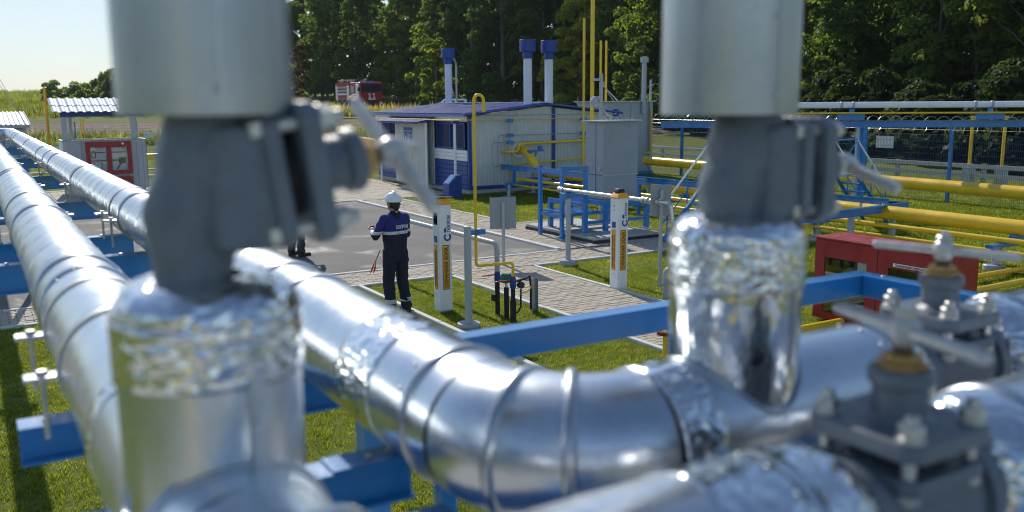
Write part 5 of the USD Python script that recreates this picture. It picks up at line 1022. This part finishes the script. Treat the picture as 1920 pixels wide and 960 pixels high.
# local x forward (front at 0), y left
part(t, 'chassis', box(-7.0, -.1, -.5, .5, .55, .95), BLACK)
part(t, 'rear_body', rbox(-7.2, -2.95, -1.25, 1.25, .95, 2.75, .05, 6), TRUCKRED); part(t, 'cabin', rbox(-2.9, .0, -1.25, 1.25, .85, 2.85, .12, 8), TRUCKRED, 40)
for s in (-1,):
    for a, b in ((-7.1, -6.45), (-3.75, -3.05)): part(t, 'shutter', box(a, b, s * 1.25 - .02, s * 1.25 + .01, 1.0, 2.55), WHITE)
    for k in range(3): part(t, 'shutter_slat', box(-6.35, -3.85, s * 1.25 - .02, s * 1.25 + .01, 1.55 + k * .36, 1.55 + k * .36 + .2), LGREY if k else WHITE)
    part(t, 'door', rbox(-1.05, -.28, s * 1.25 - .03, s * 1.25 + .02, .9, 2.65, .05, 6), WHITE); part(t, 'window', box(-.9, -.42, s * 1.29 - .005, s * 1.27, 1.85, 2.45), DARKGLASS); part(t, 'window', box(-2.55, -1.6, s * 1.27 - .005, s * 1.24, 1.75, 2.5), LGREY)
part(t, 'windscreen', box(-.02, .015, -1.1, 1.1, 1.85, 2.6), DARKGLASS); part(t, 'bumper', rbox(-.1, .25, -1.22, 1.22, .5, .82, .04, 6), BLACK)
for y in (-.95, .95): part(t, 'headlight', lathe([(0, .05), (.11, .05), (.11, 0), (0, 0)], 14, 'x', (.23, y, .68)), LETTER); part(t, 'mirror', rbox(.1, .16, y * 1.5 - .12, y * 1.5 + .12, 1.9, 2.3, .02, 6), BLACK)
part(t, 'number', face_text('11', .52, (.01, .05, 1.42), (0, 1, 0), (0, 0, 1), LETTER), LETTER); part(t, 'plate', box(0, .02, -.35, .4, 1.02, 1.1), LETTER)
part(t, 'roof_rack', cat(box(-7.1, -3.0, -1.2, -1.1, 2.75, 2.95), box(-7.1, -3.0, 1.1, 1.2, 2.75, 2.95)), TRUCKRED)
part(t, 'ladder', cat(*[box(-7.0, -3.0, y - .04, y + .04, 3.1, 3.2) for y in (-1.0, -.55)], *[box(x, x + .06, -1.0, -.55, 3.12, 3.18) for x in np.arange(-6.9, -3, .4)], box(-6.5, -6.4, -1.0, -.5, 2.8, 3.1), box(-3.6, -3.5, -1.0, -.5, 2.8, 3.1)), ZINC)
part(t, 'water_monitor', cat(rod((-2.0, 0, 2.85), (-2.0, 0, 3.1), .12, 10), rod((-2.0, 0, 3.1), (-1.2, 0, 3.2), .07, 8)), GREY); part(t, 'beacon', cat(lathe([(0, 0), (.12, 0), (.1, .18), (0, .2)], 12, at=(-.5, -.85, 2.85))), SIGNBLUE); part(t, 'light_bar', rbox(-.6, -.35, -.5, .6, 2.85, 2.98, .03, 6), BLUE)
for x in (-1.25, -4.6, -6.0):
    for y in (-1.05, 1.05): w = part(t, 'wheel', lathe([(0, -.17), (.52, -.17), (.55, -.1), (.55, .1), (.52, .17), (0, .17)], 24, 'y', (x, y, .55)), TYRE, 40); part(w, 'rim', lathe([(0, -.185), (.25, -.185), (.28, -.172)], 16, 'y', (x, y, .55)), LGREY)
    part(t, 'mudguard', tube([(x + .72 * math.cos(a), -1.2, .55 + .68 * math.sin(a)) for a in np.linspace(.25, 2.9, 9)], .06, 6), LGREY if x < -4 else BLACK)
cv = heading((846 - 960) / 1675 * 92, 92); zv = float(land(*cv)) + .4
t = thing('car', 'pale car mostly hidden behind the pump house roof', 'car', (cv[0], cv[1], zv), 150)
sec = [(-2.1, .45), (2.05, .45), (2.1, .95), (1.1, 1.12), (.55, 1.72), (-1.7, 1.75), (-2.1, 1.15)]
part(t, 'body', rbox(-2.1, 2.1, -.85, .85, .4, 1.1, .1, 8), WHITE, 40); part(t, 'cabin', man(Manifold.batch_hull([sph(p, .05, 8) for y in (-.75, .75) for p in ((-1.9, y, 1.05), (1.2, y, 1.05), (-1.7, y * .92, 1.82), (.45, y * .92, 1.82))])), WHITE, 30)
for s in (-1, 1):
    for a, b in ((-1.6, -.7), (-.6, .5)): part(t, 'window', man(Manifold.batch_hull([sph(p, .02, 6) for p in ((a, s * .82, 1.2), (b, s * .82, 1.2), (a + .05, s * .745, 1.7), (b - .1, s * .745, 1.7))])), DARKGLASS)
    for x in (-1.3, 1.3): part(t, 'wheel', lathe([(0, -.1), (.3, -.1), (.33, -.06), (.33, .06), (.3, .1), (0, .1)], 20, 'y', (x, s * .78, .33)), TYRE, 40)
cl = heading((862 - 960) / 1675 * 58, 57); t = thing('street_lamp', 'slim grey lamp post with curved arm behind the pump house', 'street lamp', (cl[0], cl[1], 0)); part(t, 'post', tube(bend([(0, 0, 0), (0, 0, 5.75), (-.75, -.35, 5.95)], .5), .06, 10), GALVPOST, True); part(t, 'lamp_head', moved(man(Manifold.batch_hull([sph((-.2, 0, 0), .06, 8), sph((.2, 0, 0), .09, 8)])), (-.85, -.4, 5.95), rz=25), LGREY, 40)

# ------------------------------------------------------------------ trees
def leaf_quads(C, r, n, rng, size, flat=.75):
    """n small leaf sprays spread through the shell of each clump C with radius r."""
    C = np.repeat(C, n, 0); rr = np.repeat(r, n)
    d = rng.normal(size=(len(C), 3)); d /= np.linalg.norm(d, axis=1)[:, None]
    d[:, 2] = np.where(d[:, 2] < -.35, -d[:, 2], d[:, 2]) 
    p = C + d * (rr * rng.uniform(.55, 1.08, len(C)) ** .7)[:, None] * [1, 1, flat]
    nrm = d + rng.normal(scale=.55, size=d.shape) + [0, 0, .45]; nrm /= np.linalg.norm(nrm, axis=1)[:, None]
    a = np.cross(nrm, rng.normal(size=d.shape)); a /= np.linalg.norm(a, axis=1)[:, None]; b = np.cross(nrm, a)
    L = size * rng.uniform(.6, 1.35, len(C))[:, None]; W = L * rng.uniform(.45, .8, len(C))[:, None]; dr = np.array([0, 0, -1.]) * L * .22
    v = np.stack([p - a * L / 2, p + b * W / 2 + dr * .3, p + a * L / 2 + dr, p - b * W / 2 + dr * .3], 1).reshape(-1, 3)
    k = np.arange(len(C))[:, None] * 4; f = np.concatenate([k + [[0, 1, 2]], k + [[0, 2, 3]]])
    return v, f
def make_tree(name, lab, H, W, seed, leafm, nclump=74, nleaf=170, size=.44, low=.04, group=None, bark=None, where=(0, 0, 0), rz=0.):
    rng = np.random.default_rng(seed); t = thing(name, lab, 'tree', where, rz, group)
    k = 9; zz = np.linspace(0, H * .86, k); w = rng.normal(scale=.11, size=(k, 2)).cumsum(0); P = np.c_[w, zz]; P[0] = 0; P[0, 2] = -.4
    limbs = [tube(P, np.linspace(.26, .04, k) * H / 16, 7)]
    C, R = [], []
    for i in range(nclump):
        f = (i + rng.uniform()) / nclump; z = H * (low + (1 - low) * f ** .9); env = W / 2 * (1.02 - .35 * f - .68 * max(0, f - .6) ** 1.0 * 1.3) * (.75 + .25 * min(1, f * 6))
        a = rng.uniform(0, 6.283); q = env * math.sqrt(rng.uniform(.12, 1.15)); C.append([q * math.cos(a), q * math.sin(a), min(z, H)]); R.append(rng.uniform(.55, 1.35) * W / 7.2)
    C, R = np.array(C), np.array(R)
    for i in range(0, nclump, 5):
        zz_ = min(C[i, 2] * .72, H * .8); b = np.array([np.interp(zz_, P[:, 2], P[:, 0]), np.interp(zz_, P[:, 2], P[:, 1]), zz_]); limbs.append(tube([b, (b + C[i]) / 2 + [0, 0, .2], C[i]], [.075 * H / 16, .045, .015], 5))
    tr = part(t, 'trunk', cat(limbs[0]), bark or ASH, 60); part(tr, 'limbs', cat(limbs[1:]), bark or ASH, 60, kind='stuff')
    part(t, 'crown', trimesh.Trimesh(*leaf_quads(C, R, nleaf, rng, size), process=False), leafm)
    return t
WOOD = 'trees of the dense wood behind the site'
kinds = [('broadleaf_tree', 'tall dark green broadleaf tree in the dense wood behind the site', 17.5, 8.0, 1, LEAFD), ('maple_tree', 'tall maple with lit green leaf clumps in the dense wood behind the site', 16.5, 8.5, 2, LEAF), ('linden_tree', 'dense rounded green tree in the dense wood behind the site', 16, 7.5, 3, LEAF), ('ash_tree', 'slender dark tree in the dense wood behind the site', 18, 6.5, 4, LEAFD), ('elm_tree', 'yellowing green tree in the dense wood behind the site', 15.5, 8.0, 5, LEAFY)]
line = np.array([(535, 165), (650, 152), (750, 142), (850, 132), (960, 120), (1060, 110), (1160, 101), (1260, 92), (1360, 82), (1470, 71), (1580, 63), (1700, 57), (1820, 53), (1950, 49), (2090, 46), (2240, 45)], float)
spots, rt = [], np.random.default_rng(17)
for row, (dd, stp) in enumerate(((0, 62), (8, 72), (16, 82), (25, 95))):
    px = 556. + row * 22
    while px < 2200:
        d = np.interp(px, line[:, 0], line[:, 1]) + dd + (rt.uniform(-5, 3) if row == 0 else rt.uniform(-1.5, 1.5)); p = heading((px - 960) / 1675 * d, d)
        kind = [1, 0, 2, 1, 3, 2, 4, 0][rt.integers(8)] if row == 0 else [0, 3, 1, 2][rt.integers(4)]
        if px > 1420 and row < 3: kind = [0, 3, 0, 2][rt.integers(4)]
        sc = (rt.uniform(.80, 1.22) if row == 0 else rt.uniform(.98, 1.18)) * (.74 if px < 640 and row < 3 else 1.) * (1.12 if d > 110 else 1.0 if d > 85 else .9); spots.append((kind, p, rt.uniform(0, 360), sc, px if row == 0 else None)); px += stp * rt.uniform(.85, 1.2) * (1.0 if d > 85 else 1.35)
first = {}
marks = [(560, 'at the left end of the wood'), (675, 'behind the fire engine'), (835, 'behind the leftmost roof vent'), (1020, 'behind the twin blue-capped roof vents'), (1103, 'behind the tall yellow vent pipes'), (1190, 'above the pale grey cabinet'), (1350, 'behind the right riser'), (1560, 'above the left half of the pale pipe'), (1760, 'above the right half of the pale pipe'), (1960, 'at the right edge of the picture')]
adj = ['tall dark', 'tall leafy', 'rounded green', 'slender dark', 'yellowing']; used = set()
for kind, p, rz, sc, px in spots:
    z = float(land(*p)) - .05; nm, lab, H, W, sd, lm = kinds[kind]
    if px is not None and px < 2000:
        mx, wd = min(marks, key=lambda m: abs(m[0] - px)); side = '' if abs(px - mx) < 22 else 'just left of the line ' if px < mx else 'just right of the line '
        lab2 = f"{adj[kind]} {nm.replace('_', ' ')} {('slightly left, ' if px < mx - 22 else 'slightly right, ' if px > mx + 22 else '')}{wd}"
        if lab2 not in used: used.add(lab2); lab = lab2
    if kind not in first: first[kind] = make_tree(nm, lab, H, W, sd, lm, group=WOOD, where=(p[0], p[1], z), rz=rz)
    else: copy_of(first[kind], lab, (p[0], p[1], z), rz, (sc, sc, sc * rt.uniform(.95, 1.08)), group=WOOD)
def at_px(px, d): p = heading((px - 960) / 1675 * d, d); return (p[0], p[1], float(land(*p)) - .05)
hedge = None
for k, px in enumerate(np.arange(1230, 2050, 34)):
    d = np.interp(px, line[:, 0], line[:, 1]) - 11 + rt.uniform(-1, 1); q = heading((px - 960) / 1675 * d, d); q = (q[0], q[1], float(land(*q)) - .1)
    if hedge is None: hedge = make_tree('shrub', 'dark shrub at the foot of the wood behind the right fence', 3.6, 4.6, 61, LEAFS, 30, 120, .38, .02, group='shrubs at the edge of the wood', where=q)
    else: copy_of(hedge, 'dark shrub at the foot of the wood behind the right fence', q, 73 * k, (1, 1, rt.uniform(.8, 1.3)), group='shrubs at the edge of the wood')
for k in range(15):
    a = math.radians(52 + 17 * k); q = heading(math.sin(a) * (50 + 4 * (k % 3)), math.cos(a) * (50 + 4 * (k % 3))); kd = [0, 3, 1, 2][k % 4]
    copy_of(first[kd], kinds[kd][1].replace('behind the site', 'behind the site'), (q[0], q[1], -.1), 40 * k, (1.1, 1.1, 1.0), group=WOOD)
make_tree('rowan_tree', 'red-leaved autumn tree at the left end of the wood', 8.2, 3.0, 21, LEAFR, 26, 110, .36, .15, where=at_px(573, 116))
make_tree('young_tree', 'small bright yellow-green tree behind the leftmost roof vent', 8.5, 4.2, 22, LEAFY, 26, 120, .36, .12, where=at_px(822, 100))
make_tree('young_tree', 'sunlit young tree right of the twin yellow vents', 9.0, 3.6, 23, LEAF, 26, 120, .32, .15, where=at_px(1192, 80))
make_tree('young_tree', 'lit leafy tree at the right edge above the pale pipe', 10.5, 5.0, 24, LEAF, 30, 120, .28, .45, where=at_px(1930, 50))
bu = [(118, 148, 3.4), (140, 150, 4.4), (160, 147, 5.6), (180, 152, 5.2), (200, 149, 6.2), (222, 147, 8.0), (250, 144, 9.5), (285, 140, 11.0), (320, 138, 12), (520, 128, 12.)]
src = None
for k, (px, d, H) in enumerate(bu):
    if src is None: src = make_tree('bush', 'grey-green bush on the skyline at the left', 3.4, 4.2, 31, LEAFG, 22, 110, .42, .05, group='bushes on the far left skyline', where=at_px(px, d))
    else:
        q = at_px(px, d); copy_of(src, 'grey-green bush on the skyline at the left', (q[0], q[1], q[2] - .6), 57 * k, (H / 3.4 * .62, H / 3.4 * .62, H / 3.4 * .66))

# ------------------------------------------------------------------ grass and weeds
def tuft(seed, n, h, spread, w, lean=.5):
    rng = np.random.default_rng(seed); v, f = [], []
    for i in range(n):
        p = rng.normal(scale=spread, size=2); a = rng.uniform(0, 6.283); hh = h * rng.uniform(.5, 1.25); ln = rng.uniform(.1, lean) * hh; side = np.array([-math.sin(a), math.cos(a), 0]) * w / 2; tip = np.array([math.cos(a) * ln, math.sin(a) * ln, hh]); b = np.array([p[0], p[1], -.01]); m = b + tip * [.35, .35, .6]
        k = len(v); v += [b - side, b + side, m + side * .8, m - side * .8, b + tip]; f += [[k, k + 1, k + 2], [k, k + 2, k + 3], [k + 3, k + 2, k + 4]]
    return trimesh.Trimesh(np.array(v), np.array(f), process=False)
def scatter(name, label, protos, mats, P, rng, s0=.8, s1=1.25):
    inst = UsdGeom.PointInstancer.Define(stage, '/World/' + name); paths = []
    for k, m in enumerate(protos):
        q = f'/World/{name}/{name}_piece_{"abcdef"[k]}'; usdkit.mesh(stage, q, m, mats[k % len(mats)]); paths.append(Sdf.Path(q))
    inst.CreatePrototypesRel().SetTargets(paths); n = len(P)
    inst.CreateProtoIndicesAttr(Vt.IntArray.FromNumpy(rng.integers(0, len(protos), n).astype(np.int32))); inst.CreatePositionsAttr(Vt.Vec3fArray.FromNumpy(np.asarray(P, np.float32)))
    a = rng.uniform(0, math.pi, n); inst.CreateOrientationsAttr(Vt.QuathArray([Gf.Quath(float(math.cos(x)), 0., 0., float(math.sin(x))) for x in a]))
    s = rng.uniform(s0, s1, n); inst.CreateScalesAttr(Vt.Vec3fArray.FromNumpy(np.stack([s, s, s * rng.uniform(.75, 1.25, n)], 1).astype(np.float32)))
    tag(inst, label, None, None, 'stuff'); return inst
rg = np.random.default_rng(3)
PAVED = [(a - .1, b + .1, c - .1, d + .1) for a, b, c, d in AREAS] + [(-14, 10.5, 15.3, 27), (-14, 14.15, 26.9, 36.2), (11.45, 13.4, 15.55, 18.5), (14.4, 20.7, 26.8, 35), (5.38, 5.52, 4, 14.2)]
def lawn_points(x0, x1, y0, y1, dens):
    n = int((x1 - x0) * (y1 - y0) * dens); P = np.c_[rg.uniform(x0, x1, n), rg.uniform(y0, y1, n)]; ok = np.ones(n, bool)
    for a, b, c, d in PAVED: ok &= ~((P[:, 0] > a) & (P[:, 0] < b) & (P[:, 1] > c) & (P[:, 1] < d))
    Q = np.c_[P, np.zeros(n)]; C = (Q - EYE) @ CAM.T; u = 960 + 1675 * C[:, 0] / np.maximum(C[:, 1], .1); v = 480 - 1675 * C[:, 2] / np.maximum(C[:, 1], .1)
    ok &= (C[:, 1] > .5) & (u > -60) & (u < 1980) & (v < 1040) & (v > 0)
    clump = meshkit.fbm(np.c_[P * 1.3, np.zeros(n)], 3, 2); ok &= rg.uniform(size=n) < .35 + 1.1 * clump
    return Q[ok]
near = np.vstack([lawn_points(-3, 5.4, 4.5, 14.2, 420), lawn_points(5.5, 7.2, 5, 14.2, 420), lawn_points(8.98, 15.6, 6.5, 14.15, 330)])
scatter('lawn_grass', 'short green mown grass round the paving', [tuft(s, 14, .040, .038, .0055, 1.0) for s in (1, 2, 3, 4)], [BLADE], near, rg)
far = np.vstack([lawn_points(11.8, 30, 8, 27, 60), lawn_points(13.6, 26, 9, 16, 60), lawn_points(-4, 26, 27, 62, 14)])
scatter('outer_lawn_grass', 'short green grass farther out by the fence and pump house', [tuft(s, 16, .055, .09, .011, 1.0) for s in (5, 6, 7)], [BLADE], far, rg)
def field(n, u0, u1, d0, d1):
    d = np.sqrt(rg.uniform(d0 ** 2, d1 ** 2, n)); u = rg.uniform(u0, u1, n); ca, sa = math.cos(YAW), math.sin(YAW); hx = (u - 960) / 1675 * d
    x, y = ca * hx - sa * d, sa * hx + ca * d; return np.c_[x, y, land(x, y)]
W_ = np.vstack([field(5200, -60, 420, 103, 215), field(1500, 520, 800, 98, 105), field(900, 520, 640, 105, 119), field(300, -40, 420, 66, 72), field(250, 560, 720, 66, 76)])
scatter('field_weeds', 'tall weeds and grass of the rising field behind the fence', [tuft(s, 22, .75, .30, .05, .45) for s in (8, 9, 10)], [WEED, WEED, LEAFG], W_, rg, .6, 1.3)
scatter('seed_heads', 'pale feathery seed heads in the weeds before the fire engine', [tuft(s, 7, 1.0, .22, .09, .35) for s in (11, 12)], [PLUME], field(420, 590, 1000, 98, 104), rg, .7, 1.25)

# ------------------------------------------------------------------ thin air between the camera and the wood
HAZE = usdkit.material(stage, '/World/Looks/air', {'v': ('principled_volume', {'color': (.80, .88, .95), 'density': .00011, 'anisotropy': .2})}, volume='v.volume')
struct('haze', box(-400, 500, -45, 620, -1.5, 42), HAZE, kind='stuff', label='thin pale air lying over the site and the wood')
